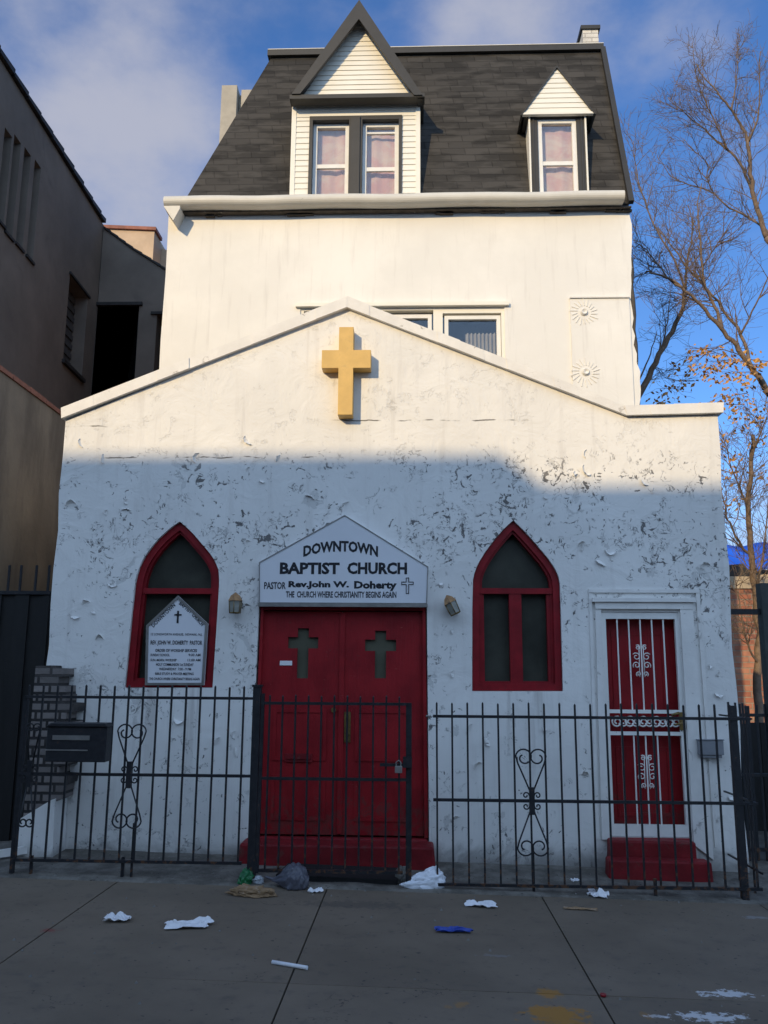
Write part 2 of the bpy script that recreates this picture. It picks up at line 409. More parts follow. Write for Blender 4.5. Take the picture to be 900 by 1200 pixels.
def pavement():
    t = NT('worn concrete pavement'); x, y, z = t.xyz(); xy = t.comb(x, y, 0.0)
    n1 = t.noise(1.1, 5, .6); n2 = t.noise(9, 5, .65); n3 = t.noise(120, 3, .6)
    k = t.mix(t.step(n1, .3, .72), (.140, .106, .074), (.194, .149, .107))
    k = t.mix(t.math('MULTIPLY', t.step(n2, .52, .75), .45), k, (.06, .054, .047))
    k = t.mix(t.math('MULTIPLY', n3, .35), k, (.16, .148, .13))
    crk = t.math('SUBTRACT', 1.0, t.step(t.math('ABSOLUTE', t.math('SUBTRACT', t.noise(1.3, 6, .6, .7), .5)), .0005, .0035))
    k = t.mix(t.math('MULTIPLY', crk, t.math('MULTIPLY', t.step(t.noise(.8, 2), .5, .62), .8)), k, (.03, .027, .024))
    sl = t.n.new('ShaderNodeAttribute'); sl.attribute_name = 'slab_tone'; k = t.mix(1.0, k, sl.outputs['Color'], 'MULTIPLY')
    dots = t.step(t.noise(24, 1, .4, 0, xy), .715, .74)                    # trodden gum
    k = t.mix(t.math('MULTIPLY', dots, .6), k, (.03, .03, .03))
    def stain(px, py, rx, ry, c, amt, lo=.0, hi=.5, sc=16):
        nonlocal k
        p = on_ground(px, py); d = t.n.new('ShaderNodeVectorMath'); d.operation = 'SUBTRACT'; t.l(xy, d.inputs[0]); d.inputs[1].default_value = (p.x, p.y, 0)
        e = t.n.new('ShaderNodeVectorMath'); e.operation = 'MULTIPLY'; t.l(d.outputs[0], e.inputs[0]); e.inputs[1].default_value = (1/rx, 1/ry, 0)
        ln = t.n.new('ShaderNodeVectorMath'); ln.operation = 'LENGTH'; t.l(e.outputs[0], ln.inputs[0])
        f = t.math('SUBTRACT', t.math('ADD', 1.0, t.math('MULTIPLY', t.math('SUBTRACT', t.noise(sc, 6, .7), .5), 3.2)), ln.outputs['Value'])
        k = t.mix(t.math('MULTIPLY', t.step(f, lo, hi), amt), k, c)
    orange = (.34, .16, .025)
    stain(652, 1190, .17, .15, orange, .85); stain(643, 1164, .07, .08, orange, .75); stain(540, 1177, .045, .05, orange, .4); stain(525, 1180, .03, .03, orange, .3); stain(757, 1190, .03, .06, orange, .35)
    white = (.62, .62, .62)
    stain(852, 1165, .20, .075, white, .8, .3, .6, 24); stain(830, 1192, .26, .085, white, .8, .3, .6, 24); stain(770, 1191, .10, .03, white, .5, .3, .6, 24)
    stain(885, 1075, .12, .05, (.3, .3, .3), .5); stain(60, 1090, .07, .05, (.22, .03, .03), .6); stain(583, 1120, .12, .03, (.22, .22, .22), .4)
    stain(780, 1045, .5, .10, (.04, .038, .036), .55); stain(420, 1060, .5, .12, (.05, .048, .046), .4)
    h = t.math('ADD', t.math('MULTIPLY', n2, .5), t.math('MULTIPLY', n3, .3))
    t.bump(h, .004); return t.fin(k, .85, 0, .3)
M['pavement'] = pavement()
def apron_mat():
    t = NT('dirty concrete apron'); n = t.noise(5, 6, .65); n2 = t.noise(40, 4, .7)
    k = t.mix(t.step(n, .35, .7), (.09, .082, .07), (.20, .185, .16))
    k = t.mix(t.step(n2, .66, .72), k, (.30, .28, .26)); k = t.mix(t.step(t.noise(28, 4, .6), .64, .7), k, (.02, .018, .016))
    t.bump(t.math('ADD', n, t.math('MULTIPLY', n2, .6)), .015); return t.fin(k, .9)
M['apron'] = apron_mat()

# ------------------------------------------------------------------ world and sun
SUN = Vector((.50, 1.0, -.385))                  # the way the light travels
EL = math.asin(-SUN.normalized().z); AZ = math.atan2(-SUN.x, -SUN.y)
w = bpy.data.worlds.new('World'); scene.world = w; w.use_nodes = True; wt = w.node_tree; wn = wt.nodes
bg = wn['Background']
sky = wn.new('ShaderNodeTexSky'); sky.sky_type = 'NISHITA'; sky.sun_disc = False
sky.sun_elevation = EL; sky.sun_rotation = AZ; sky.air_density = 1.0; sky.dust_density = .2; sky.ozone_density = 3.0
tc = wn.new('ShaderNodeTexCoord'); sp = wn.new('ShaderNodeSeparateXYZ'); wt.links.new(tc.outputs['Generated'], sp.inputs[0])
def wm(op, a, b, clamp=False):
    n = wn.new('ShaderNodeMath'); n.operation = op; n.use_clamp = clamp
    for i, v in enumerate((a, b)):
        if isinstance(v, (int, float)): n.inputs[i].default_value = v
        else: wt.links.new(v, n.inputs[i])
    return n.outputs[0]
mp = wn.new('ShaderNodeMapping'); wt.links.new(tc.outputs['Generated'], mp.inputs[0]); mp.inputs['Scale'].default_value = (1.5, 1.5, 2.3); mp.inputs['Location'].default_value = (.35, .2, .55)
cn = wn.new('ShaderNodeTexNoise'); wt.links.new(mp.outputs[0], cn.inputs['Vector']); cn.inputs['Scale'].default_value = 3.2; cn.inputs['Detail'].default_value = 7; cn.inputs['Roughness'].default_value = .55
acc = wm('MULTIPLY', wm('SUBTRACT', cn.outputs['Fac'], .5), 2.6)
for bpx, bpy_, deg, amp in ((40, 30, 12, .75), (165, 195, 7, .8), (290, 0, 8, .3), (600, 10, 6, .85), (690, 40, 5, .45), (860, 640, 7, 1.0), (830, -40, 5, .4)):   # cloud banks by compass direction
    c = ray(bpx, bpy_).normalized(); dn = wn.new('ShaderNodeVectorMath'); dn.operation = 'DOT_PRODUCT'
    nv = wn.new('ShaderNodeVectorMath'); nv.operation = 'NORMALIZE'; wt.links.new(tc.outputs['Generated'], nv.inputs[0]); wt.links.new(nv.outputs[0], dn.inputs[0]); dn.inputs[1].default_value = c
    mr = wn.new('ShaderNodeMapRange'); mr.interpolation_type = 'SMOOTHSTEP'; wt.links.new(dn.outputs['Value'], mr.inputs[0]); mr.inputs[1].default_value = math.cos(R(deg * 1.25)); mr.inputs[2].default_value = math.cos(R(deg * .1))
    acc = wm('ADD', acc, wm('MULTIPLY', mr.outputs[0], amp * .8))
cf = wn.new('ShaderNodeMapRange'); cf.interpolation_type = 'SMOOTHSTEP'; wt.links.new(acc, cf.inputs[0]); cf.inputs[1].default_value = .12; cf.inputs[2].default_value = 1.3
skyc = wn.new('ShaderNodeMix'); skyc.data_type = 'RGBA'; skyc.blend_type = 'MULTIPLY'; skyc.inputs[0].default_value = 1; wt.links.new(sky.outputs[0], skyc.inputs[6]); skyc.inputs[7].default_value = (.50, .72, 1.0, 1)
mixc = wn.new('ShaderNodeMix'); mixc.data_type = 'RGBA'; rear = wn.new('ShaderNodeMapRange'); rear.interpolation_type = 'SMOOTHSTEP'; wt.links.new(sp.outputs[1], rear.inputs[0]); rear.inputs[1].default_value = .1; rear.inputs[2].default_value = -.55   # added bluish fill light in the unseen sky behind the camera
ccol = wn.new('ShaderNodeMix'); ccol.data_type = 'RGBA'; wt.links.new(rear.outputs[0], ccol.inputs[0]); ccol.inputs[6].default_value = (2.7, 2.75, 3.2, 1); ccol.inputs[7].default_value = (3.9, 5.5, 7.9, 1)  # colour of the visible clouds, then of the added rear fill
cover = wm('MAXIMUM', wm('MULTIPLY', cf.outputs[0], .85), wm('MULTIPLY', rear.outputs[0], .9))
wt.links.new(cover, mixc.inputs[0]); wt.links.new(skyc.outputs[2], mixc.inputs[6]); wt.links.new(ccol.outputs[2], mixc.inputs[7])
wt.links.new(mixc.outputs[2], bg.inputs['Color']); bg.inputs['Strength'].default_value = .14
ld = bpy.data.lights.new('sun', 'SUN'); lo = bpy.data.objects.new('sun', ld); col.objects.link(lo); lo.location = (-8, -16, 12)
lo.rotation_euler = SUN.to_track_quat('-Z', 'Y').to_euler(); ld.energy = 2.6; ld.angle = R(.5); ld.color = (1.0, .76, .43)
vs = scene.view_settings; vs.view_transform = 'Standard'; vs.look = 'None'; vs.gamma = 1; vs.exposure = .42; vs.use_curve_mapping = False
scene.render.film_transparent = False
scene.cycles.max_bounces = 6; scene.cycles.use_denoising = True

# ------------------------------------------------------------------ ground
b = MB(); b.add([(-300, -300, -.32), (300, -300, -.32), (300, 300, -.32), (-300, 300, -.32)], [(0, 1, 2, 3)])
tag(b.build('ground', M['ground'], origin=(0, 0, -.32)), None, kind='structure')
b = MB(); b.add([(-200, -13, -.30), (200, -13, -.30), (200, -2.2, -.30), (-200, -2.2, -.30)], [(0, 1, 2, 3)])
tag(b.build('road', M['asphalt'], origin=(0, -7, -.3)), None, kind='structure')
# pavement: one mesh of slabs with open joints
xs = [-12, -8.64, -7.1, -5.5, -3.86, -2.26, -.66, .95, 2.55, 4.15, 5.75, 8.6, 12]; ys = [-2.2, -.3, 1.45, 3.2, 4.85, 6.87]
b = MB(); rs = random.Random(3); J = .005
for i in range(len(xs) - 1):
    for j in range(len(ys) - 1):
        x0, x1, y0, y1 = xs[i] + J, xs[i+1] - J, ys[j] + (J*.45 if j else 0), ys[j+1] - J*.45
        dz = [rs.uniform(-.0025, .0025) for _ in range(4)]
        c = [(x0, y0), (x1, y0), (x1, y1), (x0, y1)]
        top = [(p[0], p[1], g(*p) + d) for p, d in zip(c, dz)]; bot = [(p[0], p[1], g(*p) - .02) for p in c]
        b.hexa(bot + top)
b.add([(xs[0], ys[0], g(xs[0], 0) - .016), (xs[-1], ys[0], g(xs[-1], 0) - .016), (xs[-1], 6.87, g(xs[-1], 0) - .016), (xs[0], 6.87, g(xs[0], 0) - .016)][:0] or
      [(-8, ys[0], g(-8, 0) - .016), (8, ys[0], g(8, 0) - .016), (8, 6.87, g(8, 0) - .016), (-8, 6.87, g(-8, 0) - .016)], [(0, 1, 2, 3)], 1)
sw = tag(b.build('sidewalk', [M['pavement'], M['joint_dirt']], origin=(0, 2, 0), fix=False), None, kind='structure')
ca = sw.data.color_attributes.new('slab_tone', 'FLOAT_COLOR', 'POINT')          # each slab was cast from its own batch of concrete
for i in range(len(sw.data.vertices)):
    tt = .88 + .24 * random.Random(i // 8 + 5).random(); ca.data[i].color = (tt, tt, tt * .99, 1)
# apron between the pavement and the wall, uneven
b = MB(); nx, ny = 120, 22
X0, X1, Y0, Y1 = -9, 9, 6.874, 14
vv = []
for j in range(ny + 1):
    f = (j / ny) ** 2; y = Y0 + f * (Y1 - Y0)
    for i in range(nx + 1):
        x = X0 + (X1 - X0) * i / nx
        z = g(x, y) + (.006 if j else -.004) + (.016 * mnoise.noise(Vector((x * 3, y * 3, 0))) if j > 1 else 0)
        vv.append((x, y, z))
b.add(vv, [(j*(nx+1)+i, j*(nx+1)+i+1, (j+1)*(nx+1)+i+1, (j+1)*(nx+1)+i) for j in range(ny) for i in range(nx)], 0, True)
tag(b.build('concrete_apron', M['apron'], origin=(0, 7, 0)), None, kind='structure')

# ------------------------------------------------------------------ church
FY = 7.70
def fp(*pts, Y=FY): return [at(px, py, Y) for px, py in pts]
church = thing('church_building', 'low white gabled church front with peeling paint, red double doors and two pointed windows', 'church', (-.26, FY, 0))
CH = ORG[church.name]
archL = fp((146, 806), (249, 806), (256.7, 690), (256.7, 674), (255.6, 665.5), (249, 652), (238, 639), (224.4, 623), (210.7, 611), (200, 618), (184.4, 632), (169, 652), (161, 670), (157, 690))
archR = fp((553.3, 810), (660, 810), (656.7, 690), (656, 681), (653.3, 671), (644.5, 656.7), (633, 643), (615.5, 623), (601.5, 609.5), (591, 619), (577.8, 634), (564.4, 653), (556.7, 668), (553.5, 683))
def refine(poly, lo, hi):
    """round the arch: one pass of corner cutting on the points lo..hi but not the apex"""
    out = []
    n = len(poly)
    for i, p in enumerate(poly):
        if lo <= i <= hi and i != 8:
            a, c = Vector(poly[i-1]), Vector(poly[(i+1) % n]); q = Vector(p)
            out += [tuple(q.lerp(a, .25)), tuple(q.lerp(c, .25))]
        else: out.append(tuple(p))
    return out
archL = refine(archL, 2, 13); archR = refine(archR, 2, 13)
door_hole = [(-1.42, .17), (.125, .17), (.11, 2.20), (-1.40, 2.20)]
side_hole = [(1.655, .27), (2.335, .27), (2.325, 2.165), (1.655, 2.165)]
apex, lk, rk, rt = (-.645, 5.07), (-3.30, 3.94), (1.965, 3.955), (2.79, 3.975)
outer = [(-3.30, -.25)]
for k in range(1, 12): outer.append((-3.30 + .012 * math.sin(k * 2.3) * (1 if k < 11 else 0), -.25 + (3.94 + .25) * k / 12))
outer += [lk, apex, rk, rt]
for k in range(1, 12): outer.append((2.79 + .012 * math.sin(k * 1.7 + 1), 3.975 - (3.975 + .25) * k / 12))
outer += [(2.79, -.25)]
b = MB(); b.prism(outer, FY, FY + .30, [archL, archR, door_hole, side_hole])
rw = random.Random(11)
for k in range(170):                                         # curled chips of paint still hanging on the wall
    x, z = rw.uniform(-3.2, 2.7), rw.uniform(.35, 3.75)
    if mnoise.noise(Vector((x * .9, z * .9, 3))) < -.05: continue
    if any(min(p[0] for p in h) - .12 < x < max(p[0] for p in h) + .12 and min(p[1] for p in h) - .1 < z < max(p[1] for p in h) + .1 for h in (archL, archR, door_hole, side_hole)): continue
    if -1.5 < x < .2 and 2.1 < z < 3.1: continue
    L, W, a = rw.uniform(.03, .11), rw.uniform(.012, .035), rw.uniform(0, math.pi)
    ux, uz = math.cos(a), math.sin(a); n = 6; vv = []
    bend = rw.uniform(-.5, .5)
    for i in range(n + 1):
        s_ = i / n - .5; wd = W * (1 - (2 * s_) ** 2) ** .5 * rw.uniform(.6, 1.1) + .002
        cx, cz = x + ux * s_ * L - uz * bend * s_ * s_ * L * 2, z + uz * s_ * L + ux * bend * s_ * s_ * L * 2
        vv += [(cx, FY - .001, cz), (cx - uz * wd * .6, FY - .006 - wd * .25, cz + ux * wd * .6), (cx - uz * wd, FY - .010 - wd * .7, cz + ux * wd)]
    b.add(vv, [(i*3 + j, i*3 + j + 1, i*3 + j + 4, i*3 + j + 3) for i in range(n) for j in range(2)], 0)
front = b.build('front_wall', M['church_paint'], church, fix=False)
# body behind: side walls and low roof
b = MB(); b.box(-3.29, -3.05, FY + .301, 10.42, -.25, 3.6); b.box(2.54, 2.78, FY + .301, 10.42, -.25, 3.85); b.box(-3.04, 2.53, FY + .302, FY + .42, .0, 3.2)
build_each(b, 'side_wall', M['house_paint'], church)
b = MB(); b.prism([(-3.28, 3.62), (-.645, 4.72), (2.53, 3.60), (2.53, 3.52), (-.645, 4.64), (-3.28, 3.52)], FY + .305, 10.45)
b.build('roof', M['dark_coping'], church)
# coping along the gable and the flat shoulder: lower and upper course
def band(top, bot, y0, y1, name, mat, nseg=(9, 12, 4)):
    b = MB(); rj = random.Random(5)
    for s_ in range(len(top) - 1):
        n = nseg[s_]
        for k in range(n):
            f0, f1 = k / n, (k + 1) / n
            q = [Vector(bot[s_]).lerp(Vector(bot[s_+1]), f0), Vector(bot[s_]).lerp(Vector(bot[s_+1]), f1), Vector(top[s_]).lerp(Vector(top[s_+1]), f1), Vector(top[s_]).lerp(Vector(top[s_+1]), f0)]
            j0, j1 = rj.uniform(-.006, .006), rj.uniform(-.004, .004)
            q[2].y += j1; q[3].y += j1
            b.prism([tuple(p) for p in q], y0 + j0, y1)
    return b.build(name, mat, church)
ct = [(-3.335, 4.055), (-.645, 5.155), (1.93, 4.06), (2.835, 4.08)]
cb = [(-3.325, 3.955), (-.645, 5.045), (1.955, 3.965), (2.825, 3.985)]
band(ct, cb, FY - .05, FY + .36, 'coping', M['coping_paint'])
# doors
dz0, dz1 = .235, 2.17
b = MB()
b.prism([(-1.405, dz0), (-1.375, dz0), (-1.36, dz1), (-1.385, dz1)], FY + .02, FY + .14); b.prism([(.085, dz0), (.118, dz0), (.10, dz1), (.07, dz1)], FY + .02, FY + .14)
b.box(-1.39, .10, FY + .02, FY + .14, dz1, 2.199)
b.build('door_frame', M['red_paint'], church)
for (xa, xb, wpx, leaf) in ((-1.37, -.655, (338, 372, 736, 795), 0), (-.645, .08, (428, 464, 739, 795), 1)):
    (cxl, ct_), (cxr, cb_) = at(wpx[0], wpx[2], FY + .06), at(wpx[1], wpx[3], FY + .06)
    cx = (cxl + cxr) / 2; wd = .05; arm = ct_ - .13
    cross = [(cx - wd, cb_), (cx + wd, cb_), (cx + wd, arm - wd), (cxr, arm - wd), (cxr, arm + wd), (cx + wd, arm + wd), (cx + wd, ct_), (cx - wd, ct_), (cx - wd, arm + wd), (cxl, arm + wd), (cxl, arm - wd), (cx - wd, arm - wd)]
    b = MB(); b.prism([(xa, dz0 + .01), (xb, dz0 + .01), (xb, dz1 - .01), (xa, dz1 - .01)], FY + .06, FY + .105, [cross])
    for z0, z1 in ((.36, .74), (.86, 1.30)):                                  # shallow nailed boards
        b.prism([(xa + .12, z0), (xb - .12, z0), (xb - .12, z1), (xa + .12, z1)], FY + .052, FY + .0605, [[(xa + .15, z0 + .03), (xb - .15, z0 + .03), (xb - .15, z1 - .03), (xa + .15, z1 - .03)]])
    if leaf: b.box(xa - .025, xa + .02, FY + .045, FY + .06, dz0 + .02, dz1 - .02)
    leafo = b.build('door', M['red_paint'], church)
    b = MB(); b.box(cxl - .02, cxr + .02, FY + .09, FY + .1, cb_ - .02, ct_ + .02); b.build('cross_pane', M['cross_pane'], leafo)
    if leaf == 0:
        x, z = at(350, 888, FY + .05); b = MB(); b.box(x - .12, x + .12, FY + .045, FY + .06, z - .035, z + .035); b.box(x - .105, x + .105, FY + .035, FY + .045, z - .01, z + .028); b.build('mail_slot', M['red_step'], leafo)
        x, z = at(335, 777, FY + .05); b = MB(); b.box(x - .055, x + .055, FY + .054, FY + .0605, z - .02, z + .02); b.build('paper_label', M['paper'], leafo)
        x, z = at(391, 832, FY + .05); b = MB(); b.tube([(x, FY + .03, z), (x, FY + .06, z)], .022, 10); b.build('door_knob', M['brass'], leafo)
    else:
        x, z = at(407, 852, FY + .05); b = MB(); b.box(x - .028, x + .028, FY + .05, FY + .06, z - .13, z + .13)
        b.tube([(x, FY + .05, z + .08), (x, FY + .015, z + .06), (x, FY + .01, z), (x, FY + .02, z - .06), (x, FY + .05, z - .08)], .011, 7); b.tube([(x, FY + .03, z - .11), (x, FY + .055, z - .11)], .016, 8); b.build('door_handle', M['brass'], leafo)
# main step
b = MB(); st = [(-1.47, .0), (.19, -.04), (.165, .212), (-1.445, .225)]
b.prism([(-1.46, -.1), (.185, -.1), (.16, .215), (-1.445, .225)], FY - .27, FY - .001); b.prism([(-1.41, -.1), (.115, -.1), (.115, .228), (-1.41, .228)], FY + .0, FY + .29)
b.build('door_step', M['red_step'], church, bevel=.018)
# arched windows
def arched(poly, label, mull, tr_y, tr_px):
    o = None
    inn = inset(poly, .062); inn2 = inset(poly, .085)
    b = MB(); b.prism(inset(poly, .003), FY + .03, FY + .11, [inn]); b.prism(inset(poly, .058), FY + .055, FY + .12, [inn2])
    zt = at(tr_px, tr_y, FY)[1]
    xl = min(p[0] for p in inn); xr = max(p[0] for p in inn)
    b.box(xl - .005, xr + .005, FY + .045, FY + .118, zt - .025, zt + .025)
    if mull:
        xm = (xl + xr) / 2; zb = min(p[1] for p in inn); b.box(xm - .055, xm + .055, FY + .05, FY + .117, zb - .01, zt - .025)
        for xc in (xl + .02, xr - .02): b.box(xc - .035, xc + .035, FY + .062, FY + .116, zb, zt - .026)
    o = b.build('arched_window', M['red_frame'], church); o['label'] = label
    b = MB(); b.prism(inset(poly, .075), FY + .121, FY + .13); b.build('window_pane', M['olive_pane'], o)
    return o
arched(archL, 'pointed red window with a notice board standing in it', False, 692, 205)
arched(archR, 'pointed red window with a middle mullion', True, 692, 605)
# side entrance: casing, security grille, door
b = MB()
b.prism([(1.58, .25), (1.645, .25), (1.65, 2.19), (1.60, 2.23)], FY - .02, FY + .05); b.prism([(2.345, .22), (2.50, .10), (2.45, 2.24), (2.34, 2.19)], FY - .025, FY + .05)
b.box(1.60, 2.45, FY - .03, FY + .05, 2.19, 2.25); b.box(1.575, 2.475, FY - .05, FY + .05, 2.251, 2.285)
b.prism([(1.535, .25), (1.56, .25), (1.575, 2.33), (1.55, 2.33)], FY - .012, FY + .02); b.prism([(2.52, .2), (2.545, .2), (2.525, 2.36), (2.49, 2.36)], FY - .012, FY + .02); b.box(1.55, 2.52, FY - .016, FY + .02, 2.335, 2.365)
b.build('door_casing', M['coping_paint'], church)
b = MB(); b.box(1.665, 2.325, FY + .13, FY + .17, .28, 2.155)
for z0, z1 in ((.42, 1.0), (1.3, 2.0)): b.prism([(1.76, z0), (2.23, z0), (2.23, z1), (1.76, z1)], FY + .122, FY + .131, [[(1.79, z0+.03), (2.20, z0+.03), (2.20, z1-.03), (1.79, z1-.03)]])
b.build('side_door', M['red_paint'], church)
def spiral(cx, cz, r0, a0, turns, y, n=16, sx=1, r1=.25):
    return [(cx + sx * (r0 * (1 - (1 - r1) * i / n)) * math.cos(a0 + turns * 2 * math.pi * i / n), y, cz + (r0 * (1 - (1 - r1) * i / n)) * math.sin(a0 + turns * 2 * math.pi * i / n)) for i in range(n + 1)]
gx0, gx1, gz0, gz1 = 1.672, 2.318, .285, 2.14
b = MB(); GY0, GY1 = FY + .005, FY + .045
b.prism([(gx0 - .025, gz0 - .01), (gx1 + .025, gz0 - .01), (gx1 + .025, gz1 + .02), (gx0 - .025, gz1 + .02)], GY0, GY1, [[(gx0 + .02, gz0 + .085), (gx1 - .02, gz0 + .085), (gx1 - .02, gz1 - .035), (gx0 + .02, gz1 - .035)]])
sec = b.build('security_grille', M['white_trim'], church)
zm0, zm1 = 1.13, 1.29
b = MB(); b.box(gx0 + .02, gx1 - .02, GY0, GY1 - .005, zm0 - .025, zm0 + .005); b.box(gx0 + .02, gx1 - .02, GY0, GY1 - .005, zm1, zm1 + .03)
for k in range(1, 6):
    x = gx0 + .02 + (gx1 - gx0 - .04) * k / 6
    b.box(x - .0055, x + .0055, GY0 + .01, GY0 + .021, gz0 + .085, zm0 - .025); b.box(x - .0055, x + .0055, GY0 + .01, GY0 + .021, zm1 + .03, gz1 - .035)
b.build('grille_bars', M['white_trim'], sec)
y = GY0 + .018; b = MB()
for k in range(5):
    x = gx0 + .085 + k * .113; zc = (zm0 + zm1) / 2 + .005
    b.tube(spiral(x, zc, .052, .3, 1.7, y, 20), .0075, 5); b.tube(spiral(x + .055, zc, .04, 3.4, 1.3, y, 16), .007, 5)
b.build('scrollwork', M['white_trim'], sec)
for zc in (.80, 1.74):
    for sx in (-1, 1):
        b = MB()
        for (dx, dz, r, a0) in ((.045, .035, .036, .6), (.045, -.04, .034, -.6), (.03, .115, .024, .9), (.03, -.115, .024, -.9)):
            b.tube(spiral((gx0 + gx1) / 2 + sx * dx, zc + dz, r, a0, 1.25, y, 12, sx), .0048, 5)
        b.tube([((gx0 + gx1) / 2 + sx * .022, y, zc - .14), ((gx0 + gx1) / 2 + sx * .018, y, zc + .14)], .0045, 5)
        b.build('scrollwork', M['white_trim'], sec)
x, z = at(799, 845, FY); b = MB(); b.box(x - .022, x + .022, FY - .008, FY + .0, z - .075, z + .075); b.tube([(x, FY - .008, z - .01), (x, FY - .05, z - .01), (x + .0, FY - .055, z - .01), (x - .08, FY - .055, z - .03)], .009, 7)
b.tube([(x - .03, FY - .03, z + .07), (x - .09, FY - .03, z + .05)], .012, 6); b.build('door_handle', M['brass'], sec)
b = MB(); b.prism([(1.60, -.15), (2.33, -.15), (2.32, .262), (1.62, .27)], FY - .16, FY - .026); b.prism([(1.555, -.15), (2.40, -.15), (2.385, .14), (1.57, .15)], FY - .33, FY - .165)
b.box(1.66, 2.33, FY - .025, FY + .12, .2, .268)
b.build('side_step', M['red_step'], church, bevel=.015)

# things fixed on the church front
def poly_cross(cx, z0, z1, xl, xr, a0, a1, hw): return [(cx - hw, z0), (cx + hw, z0), (cx + hw, a0), (xr, a0), (xr, a1), (cx + hw, a1), (cx + hw, z1), (cx - hw, z1), (cx - hw, a1), (xl, a1), (xl, a0), (cx - hw, a0)]
yf = FY - .14
cx0 = at(405, 440, yf)[0]
b = MB(); b.prism(poly_cross(cx0, at(404, 486, yf)[1], at(405, 383, yf)[1], at(377, 420, yf)[0], at(434.5, 420, yf)[0], at(405, 431, yf)[1], at(405, 410, yf)[1], .068), yf, FY - .004)
tag(b.build('wall_cross', M['gold'], bevel=.004), 'yellow gold wooden cross fixed high on the white church gable', 'cross')
# main sign
sy = FY - .05
sgn = thing('church_sign', 'white gabled name board in black letters above the red double doors', 'sign', (-.65, sy, 2.21))
P_ = lambda px, py: at(px, py, sy)
board = [(P_(303.5, 706)[0], 2.225), (P_(500.5, 708)[0], 2.225), P_(502, 664), P_(404, 603.5), P_(303.5, 659)]
b = MB(); b.prism(board, sy, FY - .003); b.build('board', M['sign_white'], sgn)
b = MB(); b.prism(board, sy - .006, sy + .0, [inset(board, .008)]); b.box(board[0][0] - .005, board[1][0] + .005, sy - .012, sy + .02, 2.195, 2.224); b.build('edge_trim', M['steel'], sgn)
def line(par, txt, l, r, top, bot, bold=.0, mi=0, warp=None, y=sy - .0015, Y=sy):
    x0, _ = at(l, (top + bot) / 2, Y); x1, _ = at(r, (top + bot) / 2, Y); m = (l + r) / 2
    z1, z0 = at(m, top, Y)[1], at(m, bot, Y)[1]
    b = MB(); b.text(txt, (x0 + x1) / 2, z0, x1 - x0, z1 - z0, y, bold, 0, warp); b.build('lettering', M['letter_grey' if mi else 'letter'], par, fix=False)
line(sgn, 'DOWNTOWN', 355.5, 443, 640, 653, .042, 0, .05)
line(sgn, 'BAPTIST', 328, 398, 659, 673, .042); line(sgn, 'CHURCH', 407, 477, 659, 673, .042)
line(sgn, 'PASTOR', 309.5, 335, 682, 690.5, .03, 1); line(sgn, 'Rev.John W.', 338, 409, 681, 690.5, .048); line(sgn, 'Doherty', 415, 465, 681, 692.5, .048)
line(sgn, 'THE  CHURCH WHERE CHRISTIANITY BEGINS AGAIN', 335, 464.5, 693, 700.5, .028, 1)
cxs, czs = P_(477.5, 686); hw = .014
pc = poly_cross(cxs, czs - .075, czs + .07, cxs - .055, cxs + .055, czs + .005, czs + .033, hw)
b = MB(); b.prism(pc, sy - .004, sy - .0005, [inset(pc, .006)])
b.build('cross_emblem', M['letter'], sgn)
# notice board in the window
ny = FY + .0
ntc = thing('notice_board', 'small white gabled notice board with service times leaning in the red pointed window', 'sign', (*[at(208, 803, ny)[0]], ny, at(208, 803, ny)[1]))
N_ = lambda px, py: at(px, py, ny)
nb = [N_(170, 803), N_(239, 803), N_(243.5, 731), N_(208.5, 698), N_(171.5, 733)]
b = MB(); b.prism(nb, ny, ny + .028); b.build('board', M['sign_white'], ntc)
b = MB(); b.prism(nb, ny - .008, ny - .0, [inset(nb, .022)]); b.build('edge_trim', M['steel'], ntc)
kw = dict(y=ny - .003, Y=ny)
line(ntc, '12 LONGWORTH AVENUE,  NEWARK, N.J.', 177, 237, 742, 745.5, .01, 1, **kw)
line(ntc, 'REV. JOHN W. DOHERTY  PASTOR', 176.5, 237, 750.5, 757, .02, **kw)
line(ntc, 'ORDER OF WORSHIP SERVICES', 182, 231, 760.5, 764, .02, 1, **kw)
line(ntc, 'SUNDAY SCHOOL', 176.5, 199, 766, 769, .016, 1, **kw); line(ntc, '9:30 AM', 221, 235, 766, 769, .016, 1, **kw)
line(ntc, 'SUN. MORN. WORSHIP', 176.5, 207, 772, 775, .016, 1, **kw); line(ntc, '11:00 AM', 220, 235, 772, 775, .016, 1, **kw)
line(ntc, 'HOLY COMMUNION 1st SUNDAY', 183, 227, 777, 780.5, .016, 1, **kw)
line(ntc, 'WEDNESDAY  7:00 - 9 PM', 186.5, 224, 782.5, 785.5, .016, 1, **kw)
line(ntc, 'BIBLE STUDY & PRAYER MEETING', 182, 227, 788, 791, .016, 1, **kw)
line(ntc, 'THE CHURCH WHERE CHRISTIANITY BEGINS AGAIN', 175, 234, 794, 797, .016, 1, **kw)
cxs, czs = N_(208.5, 723); b = MB(); b.prism(poly_cross(cxs, czs - .055, czs + .055, cxs - .033, cxs + .033, czs + .012, czs + .026, .0085), ny - .004, ny - .0005); b.build('cross_emblem', M['letter'], ntc)
for txt, pa, pb_ in (('DOWNTOWN', (180, 735.5), (206, 710)), ('BAPTIST', (209.5, 708), (223, 719.5)), ('CHURCH', (224.5, 721), (236, 734))):
    (xa, za), (xb, zb) = N_(*pa), N_(*pb_); L = math.hypot(xb - xa, zb - za); an = math.atan2(zb - za, xb - xa)
    b = MB(); b.text(txt, (xa + xb) / 2, (za + zb) / 2, L, .035, ny - .003, .018, 0, None, an); b.build('lettering', M['letter'], ntc, fix=False)
